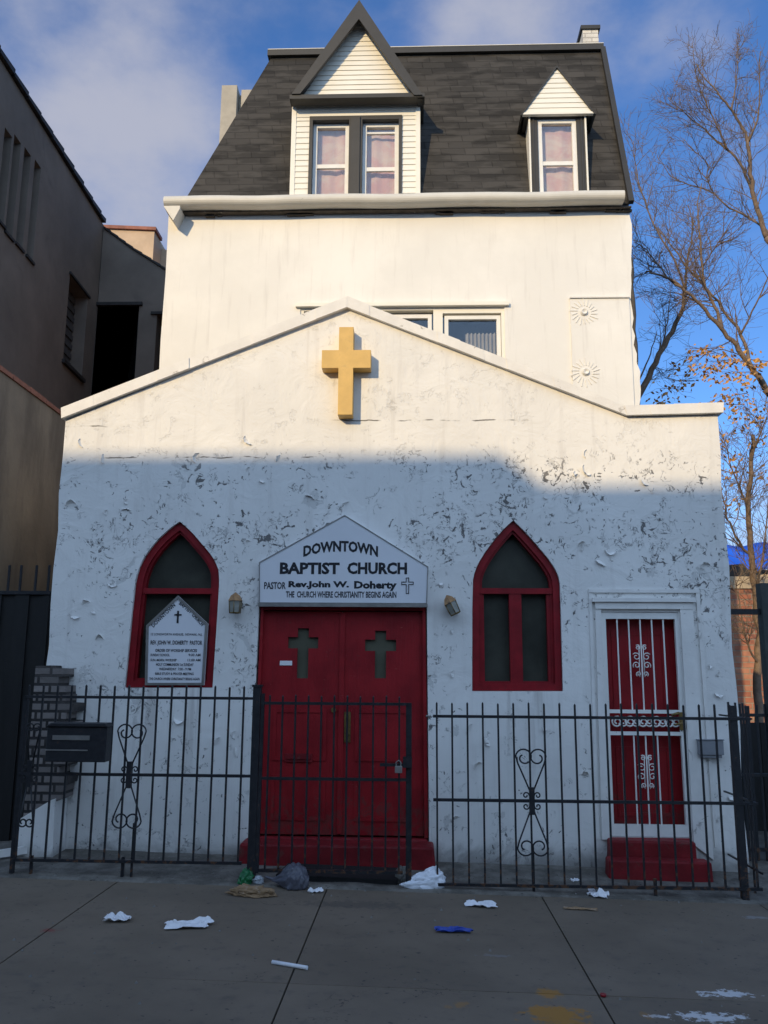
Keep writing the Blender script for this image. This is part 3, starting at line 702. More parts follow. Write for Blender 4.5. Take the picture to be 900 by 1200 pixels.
# lamps
def wall_lamp(px, py, tilt, label, first):
    x, z = at(px, py, FY); o = thing('wall_lamp', label, 'lamp', (x, FY, z), 'lamps beside the church doors')
    b = MB(); b.box(x - .035, x + .035, FY - .022, FY - .002, z - .06, z + .05); b.tube([(x, FY - .02, z + .03), (x, FY - .06, z + .055), (x, FY - .085, z + .05)], .009, 6)
    b.build('back_plate', M['brass'], o)
    yc = FY - .085
    ring = lambda r, zz: [(x + r * math.cos(a * math.pi / 3 + .5), yc + r * math.sin(a * math.pi / 3 + .5), zz) for a in range(6)]
    b = MB(); V = ring(.066, z + .03) + ring(.044, z + .075) + [(x, yc, z + .108)]
    b.add(V, [(i, (i+1) % 6, 6 + (i+1) % 6, 6 + i) for i in range(6)] + [(6 + i, 6 + (i+1) % 6, 12) for i in range(6)] + [(5, 4, 3, 2, 1, 0)]); b.build('lamp_cap', M['copper_cap'], o)
    b = MB(); V = ring(.056, z + .029) + ring(.048, z - .075); b.add(V, [(i, 6 + i, 6 + (i+1) % 6, (i+1) % 6) for i in range(6)] + [(6, 7, 8, 9, 10, 11)]); b.build('lamp_glass', M['lamp_glass'], o)
    b = MB()
    A, B_ = ring(.058, z + .029), ring(.050, z - .076)
    for i in range(6): b.tube([A[i], B_[i]], .004, 5)
    b.tube(B_ + [B_[0]], .005, 5); b.build('lamp_cage', M['brass'], o)
    o.rotation_euler = (0, tilt, 0); return o
wall_lamp(278, 709, 0, 'weathered copper lantern upright on the wall beside the notice board window', True)
wall_lamp(529, 711, -.45, 'broken brass lantern hanging askew on the wall between door and plain pointed window', False)
x, z = at(830.5, 877, FY); b = MB(); b.box(x - .105, x + .105, FY - .07, FY - .002, z - .05, z + .07); b.box(x - .09, x + .09, FY - .06, FY - .002, z - .075, z - .05)
b.box(x - .112, x + .112, FY - .078, FY - .002, z + .071, z + .08)
tag(b.build('wall_box', M['grey_box'], bevel=.004), 'small grey metal box on the white wall beside the barred side door', 'box')
# electric socket knob on wall: recessed round patch marks are in the paint

# brick stub at the church's left corner
PY = FY - .012
q = lambda *pts: [at(px, py, FY - .30) for px, py in pts]
pier = thing('brick_pier', 'ragged stub of bare brick wall at the church corner behind the fence', 'pier', (-3.0, FY - .15, .05))
b = MB(); rp = random.Random(2)
shape = [(-3.34, .40), (-3.02, .56)]; z = .60
tooth = [-3.02, -2.99, -3.06, -3.0, -3.07, -2.98, -3.02, -2.97, -3.04, -2.98, -3.05, -3.06, -3.13, -3.09]
for x in tooth:
    shape += [(x, z), (x + rp.uniform(-.008, .008), z + .071)]; z += .0745
shape += [(-3.2, z - .004), (-3.21, z + .02), (-3.34, z + .015)]
b.prism([(x + .05, z) for x, z in shape], FY - .24, FY - .004)
b.build('brick_shaft', M['pier_brick'], pier)
b = MB(); b.prism([(-3.36, .0), (-3.0, .0), (-3.02, .56), (-3.05, .55), (-3.33, .38)], FY - .27, FY - .243); b.prism([(-3.36, .0), (-3.0, .0), (-3.02, .54), (-3.33, .37)], FY - .242, FY - .005)
b.build('sloped_base', M['church_paint'], pier)

# ------------------------------------------------------------------ iron fence and gate
EY = 6.95
def scroll(b, x, y, zt, zmid, zb, hw, r=.0065):
    """double heart scroll around an upright"""
    for sx in (-1, 1):
        for (ze, s_) in ((zt, 1), (zb, -1)):
            L = abs(ze - zmid); rr = hw * .52
            pts = []
            n = 26
            cxx, czz = hw * .48, ze - s_ * rr
            for i in range(n + 1):                            # spiral from inside out, over the top, then straight to the collar
                a = -math.pi * 1.35 + (math.pi * 1.35 + math.pi * .95) * i / n
                rad = rr * (.30 + .70 * min(1, i / (n * .62)))
                aa = math.pi - a
                pts.append((x + sx * (cxx + rad * math.cos(aa)), y, czz + s_ * rad * math.sin(aa)))
            pts = pts[:]
            pts.append((x + sx * hw * .86, y, czz - s_ * rr * .75)); pts.append((x + sx * .012, y, zmid + s_ * .07))
            b.tube(pts, r, 5)
            b.tube([(x + sx * .01, y, zmid + s_ * .085), (x + sx * .015, y, zmid + s_ * .04)] + spiral(x + sx * .045, zmid + s_ * .04, .026, math.pi, 1.1 * s_ * -1, y, 12, sx), r * .9, 5)
    b.box(x - .02, x + .02, y - .02, y + .02, zmid - .10, zmid + .10)
def fence(name, label, x0, x1, zt, rails, tilt, posts, scrolls, gap, top_over=.0, cat='fence', n=None, foot=.0, group=None):
    o = thing(name, label, cat, ((x0 + x1) / 2, EY, g((x0 + x1) / 2, EY)), group)
    n = n or round((x1 - x0) / gap) + 1
    proto = None; PB = MB(); xa = x0
    zb = rails[-1] - .0
    for k in range(n):
        x = x0 + (x1 - x0) * k / (n - 1)
        if proto is None:
            PB.bar((x, EY, zb), (x, EY, zt), .014, .014); PB.add([(x-.007, EY-.007, zt), (x+.007, EY-.007, zt), (x+.007, EY+.007, zt), (x-.007, EY+.007, zt), (x, EY, zt + .012)], [(0,1,4),(1,2,4),(2,3,4),(3,0,4)])
            proto = PB.build('picket', M['black_iron'], o); rr = random.Random(int(x0 * 100) + 9)
            if cat == 'gate': proto['label'] = None; del proto['label']
        else:
            c = copy_part(proto, o, (x - x0, rr.uniform(-.002, .002), rr.uniform(-.006, .004)))
    for z in rails:
        b = MB(); b.box(x0 - .03, x1 + .03, EY - .013, EY + .013, z - .011, z + .011); b.build('rail', M['black_iron'], o)
    for (px, w, z1, tip) in posts:
        b = MB(); zf = g(px, EY) - .08; b.bar((px, EY + .02, zf), (px, EY + .02, z1), w, w)
        if tip: b.box(px - w*.62, px + w*.62, EY + .02 - w*.62, EY + .02 + w*.62, z1, z1 + .018)
        b.build('post', M['black_iron'], o)
    for (sx, hw) in scrolls:
        b = MB(); scroll(b, sx, EY - .002, rails[1] + .385, rails[1], rails[1] - .40, hw); b.build('scroll_ornament', M['black_iron'], o)
    return o
lf = fence('iron_fence', 'black iron picket fence section carrying the black letterbox, left of the gate', -3.10, -1.36, 1.495, (1.41, .815, .17), 0, [(-3.13, .03, 1.41, 0), (-2.98, .02, .2, 0), (-2.26, .022, .2, 0), (-2.19, .016, .45, 0), (-1.255, .062, 1.50, 1)], [(-2.245, .115), (-3.04, .06)], .1165, group='iron fence sections before the church')
b = MB(); b.box(-1.34, -1.28, EY - .012, EY + .012, 1.40, 1.42); b.box(-1.34, -1.28, EY - .012, EY + .012, .805, .825); build_each(b, 'rail', M['black_iron'], lf)
rf = fence('iron_fence', 'black iron picket fence section before the barred side door, right of the gate', .175, 2.58, 1.385, (1.285, .655, .04), 0, [(.905, .02, .30, 0), (1.82, .022, .1, 0), (2.485, .05, 1.385, 0)], [(.905, .118)], .1215, group='iron fence sections before the church')
b = MB(); b.tube([(.13, EY, 1.285), (.09, EY + .0, 1.285)], .009, 6); b.tube([(.12, EY, .655), (.105, EY, .655)], .009, 6); build_each(b, 'bolt_head', M['steel'], rf)
b = MB(); b.bar((.145, EY, .04), (.0, EY, .03), .02, .02); b.build('rail', M['black_iron'], rf)
# short return at the right-hand end
for i, yy in enumerate((7.12, 7.28, 7.44)):
    b = MB(); b.bar((2.62, yy, g(2.6, yy)), (2.62, yy, 1.40),   .014, .014); b.build('picket', M['black_iron'], rf)
for z in (1.285, .655, .15):
    b = MB(); b.bar((2.62, EY, z), (2.62, FY - .03, z), .013, .013); b.build('rail', M['black_iron'], rf)
gate = fence('iron_gate', 'closed black iron gate with a padlock in front of the red double doors', -1.15, -.12, 1.43, (1.375, .80, .12), 0, [(-.045, .045, 1.385, 0)], [], .112, cat='gate', n=11)
b = MB(); b.bar((-1.21, EY, .10), (-1.205, EY, 1.45), .026, .026); b.bar((-.045, EY + .012, .02), (-.045, EY + .012, 1.0), .034, .034)
b.box(-1.22, -1.14, EY - .012, EY + .012, 1.364, 1.386); b.box(-1.22, -1.14, EY - .012, EY + .012, .79, .81); b.box(-1.22, -1.14, EY - .012, EY + .012, .11, .13); b.box(-.10, -.05, EY - .012, EY + .012, 1.364, 1.386); b.box(-.10, -.05, EY - .012, EY + .012, .79, .81)
build_each(b, 'gate_frame', M['black_iron'], gate)
zl = at(460, 896, EY)[1]
b = MB(); b.box(-.27, -.02, EY - .03, EY - .012, zl - .012, zl + .012); b.box(-.09, -.02, EY - .035, EY + .03, zl - .02, zl + .06); b.build('latch_bar', M['black_iron'], gate)
xk, zk = at(467, 901, EY - .04); b = MB(); b.box(xk - .028, xk + .028, EY - .055, EY - .032, zk - .03, zk + .022); b.tube([(xk - .018, EY - .043, zk + .02), (xk - .018, EY - .043, zk + .05), (xk, EY - .043, zk + .064), (xk + .018, EY - .043, zk + .05), (xk + .018, EY - .043, zk + .02)], .005, 6)
tag(b.build('padlock', M['steel'], bevel=.005), 'dull steel padlock hanging on the latch of the iron gate', 'padlock')
# letterbox
x0, z1 = at(62, 846, EY - .04); x1, z0 = at(128, 892, EY - .04)
lb = thing('letterbox', 'black metal letterbox with a pale slot hung on the iron fence', 'letterbox', ((x0+x1)/2, EY - .05, z0))
b = MB(); b.box(x0, x1, EY - .14, EY - .016, z0, z1 - .03); b.prism([(x0 - .01, z1 - .03), (x1 + .01, z1 - .03), (x1 - .01, z1), (x0 + .03, z1)], EY - .155, EY - .014); b.build('box_body', M['black_iron'], lb, bevel=.006)
b = MB(); b.box(x0 + .05, x1 - .13, EY - .147, EY - .139, z1 - .13, z1 - .095); b.build('slot_flap', M['steel'], lb)
b = MB(); b.box(x0 + .0, x1 - .14, EY - .145, EY - .139, z0 + .085, z0 + .094); b.build('lower_seam', M['steel'], lb)

# ------------------------------------------------------------------ row house behind
HY = 10.50
h_ = lambda px, py, Y=HY: at(px, py, Y)
house = thing('row_house', 'tall cream row house with a dark shingled mansard rising behind the church', 'house', (-.2, HY, 0))
HX0, HX1 = -3.315, 2.86; ztop = 7.70
wl, zl_ = h_(352, 361); wr, _ = h_(591, 361)
win = [(wl, 5.2), (wr, 5.2), (wr, zl_), (wl, zl_)]
out = [(HX0, -.2)]
out += [(HX0 + .01 * math.sin(k * 1.9), .5 + k * .9) for k in range(8)] + [(HX0, ztop)]
nt = 40
for k in range(1, nt): out.append((HX0 + (HX1 - HX0) * k / nt, ztop + .015 * math.sin(k * 5.1) * math.sin(k * 1.3)))
out += [(HX1, ztop)]
rr = random.Random(21)
for k in range(1, 60):                                       # broken edge of the stucco
    z = ztop - k * .12; jag = rr.uniform(-.03, .012)
    if 5.7 < z < 7.0: jag -= .035
    out.append((HX1 + jag, z))
out.append((HX1, -.2))
b = MB(); b.prism(out, HY, HY + .25, [win])
# raised stucco patch at the right with two round anchor bosses
px0, pz1 = h_(667.5, 351); px1, pz0 = h_(744, 470)
b.prism([(px0, 4.7), (HX1 - .09, 4.7), (HX1 - .09, pz1), (px0, pz1)], HY - .028, HY - .001)
b.box(px0 - .004, HX1 - .085, HY - .05, HY - .001, pz1 + .002, pz1 + .022)
hw_ = b.build('front_wall', M['house_paint'], house, fix=True)
for (px, py) in ((684, 367), (686, 437)):
    x, z = h_(px, py); b = MB()
    n = 16
    b.add([(x + .052 * math.cos(a * 2 * math.pi / n), HY - .03, z + .052 * math.sin(a * 2 * math.pi / n)) for a in range(n)] + [(x + .035 * math.cos(a * 2 * math.pi / n), HY - .065, z + .035 * math.sin(a * 2 * math.pi / n)) for a in range(n)] + [(x, HY - .045, z)],
          [(i, (i+1) % n, n + (i+1) % n, n + i) for i in range(n)] + [(n + i, n + (i+1) % n, 2*n) for i in range(n)], 0)
    for k in range(18):
        a = k * 2 * math.pi / 18 + .1; r0, r1 = .09, rr.uniform(.15, .2)
        b.bar((x + r0 * math.cos(a), HY - .030, z + r0 * math.sin(a)), (x + r1 * math.cos(a + .12), HY - .029, z + r1 * math.sin(a + .12)),   .012, .014)
    b.build('anchor_plate', M['house_paint'], house)
b = MB(); b.box(HX0 + .002, HX0 + .25, HY + .251, 20, -.2, ztop - .02); b.box(HX1 - .3, HX1 - .05, HY + .251, 20, -.2, ztop - .02); build_each(b, 'side_wall', brick_mat('house side brick', (.32, .17, .11), (.26, .12, .08), (.4, .35, .28), .22, .075, .012, 'yz'), house)
# broken brick face and downpipe on the right edge
b = MB()
pts = [(HX1 + .005, HY - .02, 7.4)] + [(HX1 + rr.uniform(-.02, .01), HY - .02, 7.1 - k * .25) for k in range(10)]
b.tube([(HX1 - .03, HY + .04, 7.0 - k * .2) for k in range(16)], [.03 + .012 * math.sin(k * 2.2) for k in range(16)], 7); b.build('downpipe', M['under_cornice'], house)
# band of second floor windows
wy = HY + .05
fr = MB(); fr.prism([(wl - .0, 5.2), (wr, 5.2), (wr, zl_ - .002), (wl, zl_ - .002)], HY + .02, HY + .12, [[(h_(355, 400)[0], 5.25), (h_(508, 400)[0], 5.25), (h_(508, 400)[0], h_(450, 363)[1]), (h_(355, 400)[0], h_(450, 363)[1])], [(h_(519, 400)[0], 5.25), (h_(588, 400)[0], 5.25), (h_(588, 400)[0], h_(555, 366)[1]), (h_(519, 400)[0], h_(555, 366)[1])]])
fr.box(wl - .06, wr + .06, HY - .05, HY + .02, zl_ + .002, zl_ + .05)
wf = fr.build('window_band', M['siding'], house)
b = MB()
for (a, c, t) in ((357, 430, 365), (430, 506, 369), (521, 587, 370)):
    xa, xb = h_(a, 400, wy)[0], h_(c, 400, wy)[0]; zt = h_(a, t, wy)[1]
    b.prism([(xa, 5.26), (xb, 5.26), (xb, zt), (xa, zt)], wy, wy + .05, [[(xa + .05, 5.3), (xb - .05, 5.3), (xb - .05, zt - .05), (xa + .05, zt - .05)]])
b.build('sash', M['white_trim'], wf)
b = MB(); b.box(wl + .04, wr - .04, wy + .04, wy + .045, 5.22, zl_ - .05); b.build('pane', M['glass'], wf)
b = MB(); b.box(wl - .1, wr + .1, HY + .9, HY + .95, 4.8, 7.0); b.build('back_wall', M['dim_room'], wf)
b = MB(); nn = 60; x0, x1 = h_(545, 400, HY + .2)[0], h_(592, 400, HY + .2)[0]; zt = h_(560, 391, HY + .2)[1]
V = []
for i in range(nn + 1):
    x = x0 + (x1 - x0) * i / nn; yy = HY + .2 + .03 * math.sin(i * 1.1)
    V += [(x, yy, 5.1), (x, yy, zt)]
b.add(V, [(2*i, 2*i+2, 2*i+3, 2*i+1) for i in range(nn)], 0, True); b.build('curtain', M['lace_cloth'], wf)
# cornice with round gutter
cy = HY - .20
xL = h_(193, 240, cy)[0]; xR = h_(731, 230, cy)[0]; zc1 = h_(460, 227.5, cy)[1]; zc0 = h_(460, 239.5, cy)[1]
rad = (zc1 - zc0) / 2; zc = (zc1 + zc0) / 2
b = MB(); prof = [(cy - rad * math.sin(a), zc - rad * math.cos(a)) for a in [k * math.pi / 10 for k in range(11)]] + [(HY + .1, zc1 + .01), (HY + .1, zc0 - .0)]
n = len(prof); segs = 24; V = []
for s_ in range(segs + 1):
    x = xL + (xR - xL) * s_ / segs
    V += [(x, p[0] + .004 * math.sin(s_ * 1.7), p[1] + .006 * math.sin(s_ * .9)) for p in prof]
b.add(V, [(s_*n + k, s_*n + (k+1) % n, (s_+1)*n + (k+1) % n, (s_+1)*n + k) for s_ in range(segs) for k in range(n)] + [tuple(range(n))[::-1], tuple(segs*n + k for k in range(n))], 0, False)
b.box(xL + .01, xL + .24, HY + .11, HY + 2.5, zc0 - .0, zc1)          # gutter return along the left side
b.prism([(xL, zc0 - .01), (xL + .22, zc0 - .01), (xL + .22, zc0 - .05), (xL + .14, zc0 - .22)], cy - .05, HY - .002)
gut = b.build('cornice', M['cornice'], house)
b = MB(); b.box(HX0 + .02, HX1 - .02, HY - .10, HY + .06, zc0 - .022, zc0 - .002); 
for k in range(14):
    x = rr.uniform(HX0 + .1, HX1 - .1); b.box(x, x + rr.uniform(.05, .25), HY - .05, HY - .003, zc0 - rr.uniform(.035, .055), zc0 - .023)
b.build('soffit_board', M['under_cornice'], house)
# mansard roof
my0, my1 = HY + .0, HY + .72
zb_ = zc1 - .06
yt = my1; xtl, ztl = at(319, 66, yt); xtr, ztr = at(704, 58, yt); zt_ = (ztl + ztr) / 2
xbl = h_(211, 229, my0)[0]; xbr = h_(737, 228, my0)[0]
b = MB(); by = HY + 7
slope = (my1 - my0) / (zt_ - zb_)
def dorm_hole(pl, pr, pt):
    xa, xb, z1 = h_(pl, 225)[0], h_(pr, 225)[0], h_(420, pt)[1]; return [(xa, zb_ + .001), (xb, zb_ + .001), (xb, z1), (xa, z1)]
H1, H2 = dorm_hole(350, 482, 128), dorm_hole(628, 683, 138)
b.prism([(xbl, zb_), H1[0], H1[3], H1[2], H1[1], H2[0], H2[3], H2[2], H2[1], (xbr, zb_), (xtr, zt_), (xtl, zt_)], 0, .05)
for v in b.v: v.y += my0 + (v.z - zb_) * slope
b.add([(xbl, my0, zb_), (xtl, yt, zt_), (xtl, by, zt_), (xbl, by, zb_)], [(0, 1, 2, 3)])
b.add([(xbr, my0, zb_), (xtr, yt, zt_), (xtr, by, zt_), (xbr, by, zb_)], [(3, 2, 1, 0)])
b.add([(xtl, yt, zt_), (xtr, yt, zt_), (xtr, by, zt_), (xtl, by, zt_)], [(0, 1, 2, 3)])
roof = b.build('mansard_roof', M['shingle'], house)
b = MB(); b.box(xtl - .06, xtr + .03, yt - .07, yt + .2, zt_ - .04, zt_ + .05)
b.bar((xbr + .015, my0 - .03, zb_), (xtr + .02, yt - .03, zt_), .07, .07); b.build('roof_edge_trim', M['dark_trim'], roof)
b = MB(); V = []
b.box(xtl - .055, xtr + .028, yt - .075, yt + .2, zt_ + .051, zt_ + .062); b.build('ridge_flashing', M['cornice'], roof)
# chimneys
def mansard_y(z): return my0 + (my1 - my0) * (z - zb_) / (zt_ - zb_)
x0, z1 = at(260, 100, 13.5); x1, _ = at(292, 100, 13.5)
b = MB(); xm_ = x0 + (x1 - x0) * .62; b.box(x0, xm_ - .03, 13.5, 14.4, 5, z1); b.box(xm_ + .03, x1 + .3, 13.6, 14.4, 5, z1 - .02); b.box(xm_ - .03, xm_ + .03, 13.7, 14.3, 5, z1 - .06, 0)
ch1 = b.build('chimney', M['pale_stone'], house); ch1['label'] = 'tan stucco chimney behind the hipped end'
x0, z1 = at(681, 31, 11.6); x1, _ = at(703, 31, 11.6); 
b = MB(); b.box(x0 + .02, x1 - .03, 11.6, 12.1, 8.5, z1 - .06); ch2 = b.build('chimney', M['chimney_white'], house); ch2['label'] = 'small white chimney with a dark cap'
b = MB(); b.box(x0 - .01, x1, 11.57, 12.13, z1 - .06, z1 + .0); b.box(x0 + .03, x1 - .04, 11.63, 12.0, z1 + .001, z1 + .05); b.build('chimney_cap', M['dark_trim'], ch2)

# dormers
def siding_rows(b, poly_at, z0, z1, y, row=.085, lip=.014):
    """lapped boards; poly_at(z) gives the list of (xa, xb) spans at a height"""
    z = z0
    while z < z1 - 1e-4:
        zz = min(z + row, z1)
        sa, sb = poly_at(z + 1e-4), poly_at(zz - 1e-4)
        for (a0, a1), (c0, c1) in zip(sa, sb):
            b.hexa([(a0, y - lip, z), (a1, y - lip, z), (a1, y + .03, z), (a0, y + .03, z), (c0, y - .003, zz), (c1, y - .003, zz), (c1, y + .03, zz), (c0, y + .03, zz)])
        z = zz
def sash_window(o, xa, xb, za, zb, y, mid, fw=.05, curtain='pink_cloth', extra=None):
    b = MB(); zm = za + (zb - za) * mid
    b.prism([(xa, za), (xb, za), (xb, zb), (xa, zb)], y, y + .06, [[(xa + fw, za + fw), (xb - fw, za + fw), (xb - fw, zb - fw), (xa + fw, zb - fw)]])
    b.box(xa + fw - .002, xb - fw + .002, y + .012, y + .05, zm - .028, zm + .028)
    if extra: b.box(xa + fw - .002, xb - fw + .002, y + .012, y + .05, extra - .012, extra + .012)
    b.build('sash', M['white_trim'], o)
    b = MB(); b.box(xa + fw - .004, xb - fw + .004, y + .03, y + .034, za + fw, zb - fw); b.build('pane', M['glass'], o)
    b = MB(); nn = 24; V = []
    for i in range(nn + 1):
        x = xa + (xb - xa) * i / nn; yy = y + .12 + .006 * math.sin(i * .8 + xa * 3) + .008 * math.sin(i * .37 + xa * 7)
        V += [(x, yy, za), (x, yy, zb + .05)]
    b.add(V, [(2*i, 2*i+2, 2*i+3, 2*i+1) for i in range(nn)], 0, True); b.build('curtain', M[curtain], o)

# large dormer
DY = HY + .02
dxl, dxr = h_(340.5, 228, DY)[0], h_(491.5, 228, DY)[0]; dz0_ = zc1 - .03; dze = h_(420, 117, DY)[1]
wxl, wxr = h_(361, 225, DY)[0], h_(471, 225, DY)[0]; wz1 = h_(415, 137, DY)[1]
b = MB()
def spans(z): return [(dxl, dxr)] if z > wz1 else [(dxl, wxl), (wxr, dxr)]
siding_rows(b, spans, dz0_, wz1, DY); siding_rows(b, lambda z: [(dxl, dxr)], wz1, dze, DY)
b.box(dxl + .002, dxl + .08, DY + .031, DY + 1.2, dz0_, dze); b.box(dxr - .08, dxr - .002, DY + .031, DY + 1.2, dz0_, dze)
dorm = b.build('dormer', M['siding'], house); dorm['label'] = 'large dormer with paired windows and a steep gable'
b = MB()   # corner boards
b.box(dxl - .012, dxl + .05, DY - .02, DY + .03, dz0_, dze); b.box(dxr - .05, dxr + .012, DY - .02, DY + .03, dz0_, dze); build_each(b, 'corner_board', M['siding'], dorm)
xm = (wxl + wxr) / 2
b = MB(); b.prism([(wxl, dz0_), (wxr, dz0_), (wxr, wz1), (wxl, wz1)], DY - .03, DY + .16, [[(wxl + .045, dz0_ + .02), (xm - .09, dz0_ + .02), (xm - .09, wz1 - .06), (wxl + .045, wz1 - .06)], [(xm + .09, dz0_ + .02), (wxr - .045, dz0_ + .02), (wxr - .045, wz1 - .06), (xm + .09, wz1 - .06)]])
b.box(xm - .06, xm + .06, DY - .055, DY - .03, dz0_, wz1 - .02); b.build('window_frame', M['dark_trim'], dorm)
sash_window(dorm, wxl + .047, xm - .092, dz0_ - .05, wz1 - .062, DY + .06, .52, .055)
sash_window(dorm, xm + .092, wxr - .047, dz0_ - .05, wz1 - .062, DY + .06, .48, .055, extra=wz1 - .20)
b = MB(); b.box(wxl, wxr, DY + .5, DY + .55, dz0_, wz1); b.build('back_wall', M['dim_room'], dorm)
# its gable
OH = .22; oy = DY - OH
axz = at(421, 1, oy); el = at(342, 111, oy); er = at(495, 112, oy)
ga, gl, gr = at(421, 24, DY - .05), at(357.5, 112, DY - .05), at(481, 112, DY - .05)
b = MB()
def gspan(z):
    f = (z - gl[1]) / (ga[1] - gl[1]); f = min(max(f, 0), .995); a = gl[0] - .12; c = gr[0] + .12
    ap = ga[1] + .17; f = (z - gl[1]) / (ap - gl[1])
    return [(a + (ga[0] - a) * f, c + (ga[0] - c) * f)]
siding_rows(b, gspan, gl[1], ga[1] + .15, DY - .05, .075)
b.build('gable_siding', M['siding'], dorm)
back = DY + 3.0
th = .14
b = MB()
for side, e in ((-1, el), (1, er)):
    dx, dzv = axz[0] - e[0], axz[1] - e[1]; L = math.hypot(dx, dzv); nx_, nz_ = -dzv / L, dx / L
    if side > 0: nx_, nz_ = -nx_, -nz_
    nx_, nz_ = (abs(nx_) * side, abs(nz_))
    o_ = [e, axz, (axz[0], axz[1] - .30), (e[0] - side * .115, e[1] + .0)]
    b.prism(o_, oy - .02, oy + .035)                                             # barge board
    roofq = [(e[0] + side * .02, e[1] - .02), (axz[0], axz[1] + .035), (axz[0], axz[1] - .05), (e[0] - side * .06, e[1] - .02)]
    b.prism(roofq, oy + .036, back)
b.build('gable_roof', M['dark_trim'], dorm)
b = MB(); b.box(el[0] - .03, er[0] + .03, oy - .0, DY - .051, el[1] - .06, el[1] - .0)
b.box(el[0] + .06, er[0] - .06, DY - .05, DY + 1.0, max(dze, el[1] - .05) + .002, el[1] - .003); b.build('fascia', M['dark_trim'], dorm)
# small dormer
sxl, sxr = h_(621, 222, DY)[0], h_(689.5, 222, DY)[0]; sze = h_(655, 133, DY)[1]
b = MB(); b.box(sxl + .002, sxl + .05, DY + .0, DY + 1.0, dz0_, sze); b.box(sxr - .05, sxr - .002, DY + .0, DY + 1.0, dz0_, sze)
b.box(sxl - .0, sxl + .022, DY - .04, DY - .001, dz0_, sze - .02); b.box(sxr - .022, sxr, DY - .04, DY - .001, dz0_, sze - .02)
sd = b.build('dormer', M['siding'], house); sd['label'] = 'small dormer with a single window'
swl, swr = h_(632, 222, DY)[0], h_(678, 222, DY)[0]; swz = h_(655, 140, DY)[1]
b = MB(); b.prism([(sxl + .024, dz0_), (sxr - .024, dz0_), (sxr - .024, sze), (sxl + .024, sze)], DY - .02, DY + .12, [[(swl, dz0_ + .01), (swr, dz0_ + .01), (swr, swz), (swl, swz)]])
b.box(sxl + .055, sxl + .075, DY - .032, DY - .02, dz0_, sze); b.box(sxr - .075, sxr - .055, DY - .032, DY - .02, dz0_, sze); b.build('window_frame', M['dark_trim'], sd)
sash_window(sd, swl + .002, swr - .002, dz0_ - .05, swz - .002, DY - .0, .50, .055)
b = MB(); b.box(sxl + .06, sxr - .06, DY + .5, DY + .55, dz0_, sze); b.build('back_wall', M['dim_room'], sd)
so = DY - .10
sa, sl_, sr_ = at(652.5, 80, so), at(612.5, 132, so), at(695.5, 131, so)
b = MB()
siding_rows(b, lambda z: [(sl_[0] + (sa[0] - sl_[0]) * (z - sl_[1]) / (sa[1] - sl_[1]), sr_[0] + (sa[0] - sr_[0]) * (z - sl_[1]) / (sa[1] - sl_[1]))], sl_[1], sa[1], so + .02, .075, .012)
b.box(sl_[0], sr_[0], so - .005, so + .05, sl_[1] - .03, sl_[1] - .001)
b.build('gable_siding', M['siding'], sd)
b = MB(); bk = DY + 1.1
for side, e in ((-1, sl_), (1, sr_)):
    b.prism([(e[0] + side * .03, e[1] - .045), (sa[0], sa[1] + .04), (sa[0], sa[1] + .005), (e[0] + side * .004, e[1] - .03)], so - .012, bk)
b.box(sl_[0] + .03, sr_[0] - .03, so + .06, bk - .2, sze + .002, sl_[1] - .031)
b.build('gable_roof', M['dark_trim'], sd)

# ------------------------------------------------------------------ left: tan wall, tall building, dark gate
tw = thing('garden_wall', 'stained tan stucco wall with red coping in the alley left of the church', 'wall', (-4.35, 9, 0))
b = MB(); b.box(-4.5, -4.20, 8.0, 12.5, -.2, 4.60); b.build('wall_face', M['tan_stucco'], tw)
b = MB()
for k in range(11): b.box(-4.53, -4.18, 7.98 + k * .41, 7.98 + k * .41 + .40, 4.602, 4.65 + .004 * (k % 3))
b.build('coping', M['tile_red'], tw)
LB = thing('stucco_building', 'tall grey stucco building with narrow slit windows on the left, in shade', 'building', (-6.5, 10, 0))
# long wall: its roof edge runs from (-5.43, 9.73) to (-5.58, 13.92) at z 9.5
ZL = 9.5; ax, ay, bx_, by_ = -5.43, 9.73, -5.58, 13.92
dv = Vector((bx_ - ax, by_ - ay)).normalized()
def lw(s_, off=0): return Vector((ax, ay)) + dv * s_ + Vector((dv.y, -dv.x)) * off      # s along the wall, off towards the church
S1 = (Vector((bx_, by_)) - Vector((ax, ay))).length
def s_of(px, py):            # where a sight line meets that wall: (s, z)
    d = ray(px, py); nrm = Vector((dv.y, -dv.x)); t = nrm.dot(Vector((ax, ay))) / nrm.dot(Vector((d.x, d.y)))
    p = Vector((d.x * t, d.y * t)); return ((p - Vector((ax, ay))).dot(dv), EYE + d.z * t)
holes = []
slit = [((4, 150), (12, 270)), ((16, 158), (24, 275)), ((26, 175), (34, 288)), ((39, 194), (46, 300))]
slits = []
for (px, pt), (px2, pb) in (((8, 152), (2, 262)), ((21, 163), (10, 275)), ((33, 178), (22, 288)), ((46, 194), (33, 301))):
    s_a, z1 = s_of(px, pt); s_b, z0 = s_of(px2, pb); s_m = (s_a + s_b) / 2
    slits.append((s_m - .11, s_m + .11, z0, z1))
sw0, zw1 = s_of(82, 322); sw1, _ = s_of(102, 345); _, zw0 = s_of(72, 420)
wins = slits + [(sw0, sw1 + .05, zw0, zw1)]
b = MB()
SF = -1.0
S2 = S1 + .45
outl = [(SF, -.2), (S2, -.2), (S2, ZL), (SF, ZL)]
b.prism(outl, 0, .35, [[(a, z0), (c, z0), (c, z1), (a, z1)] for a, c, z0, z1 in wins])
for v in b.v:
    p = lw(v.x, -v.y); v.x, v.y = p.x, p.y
b.build('long_wall', M['left_stucco'], LB)
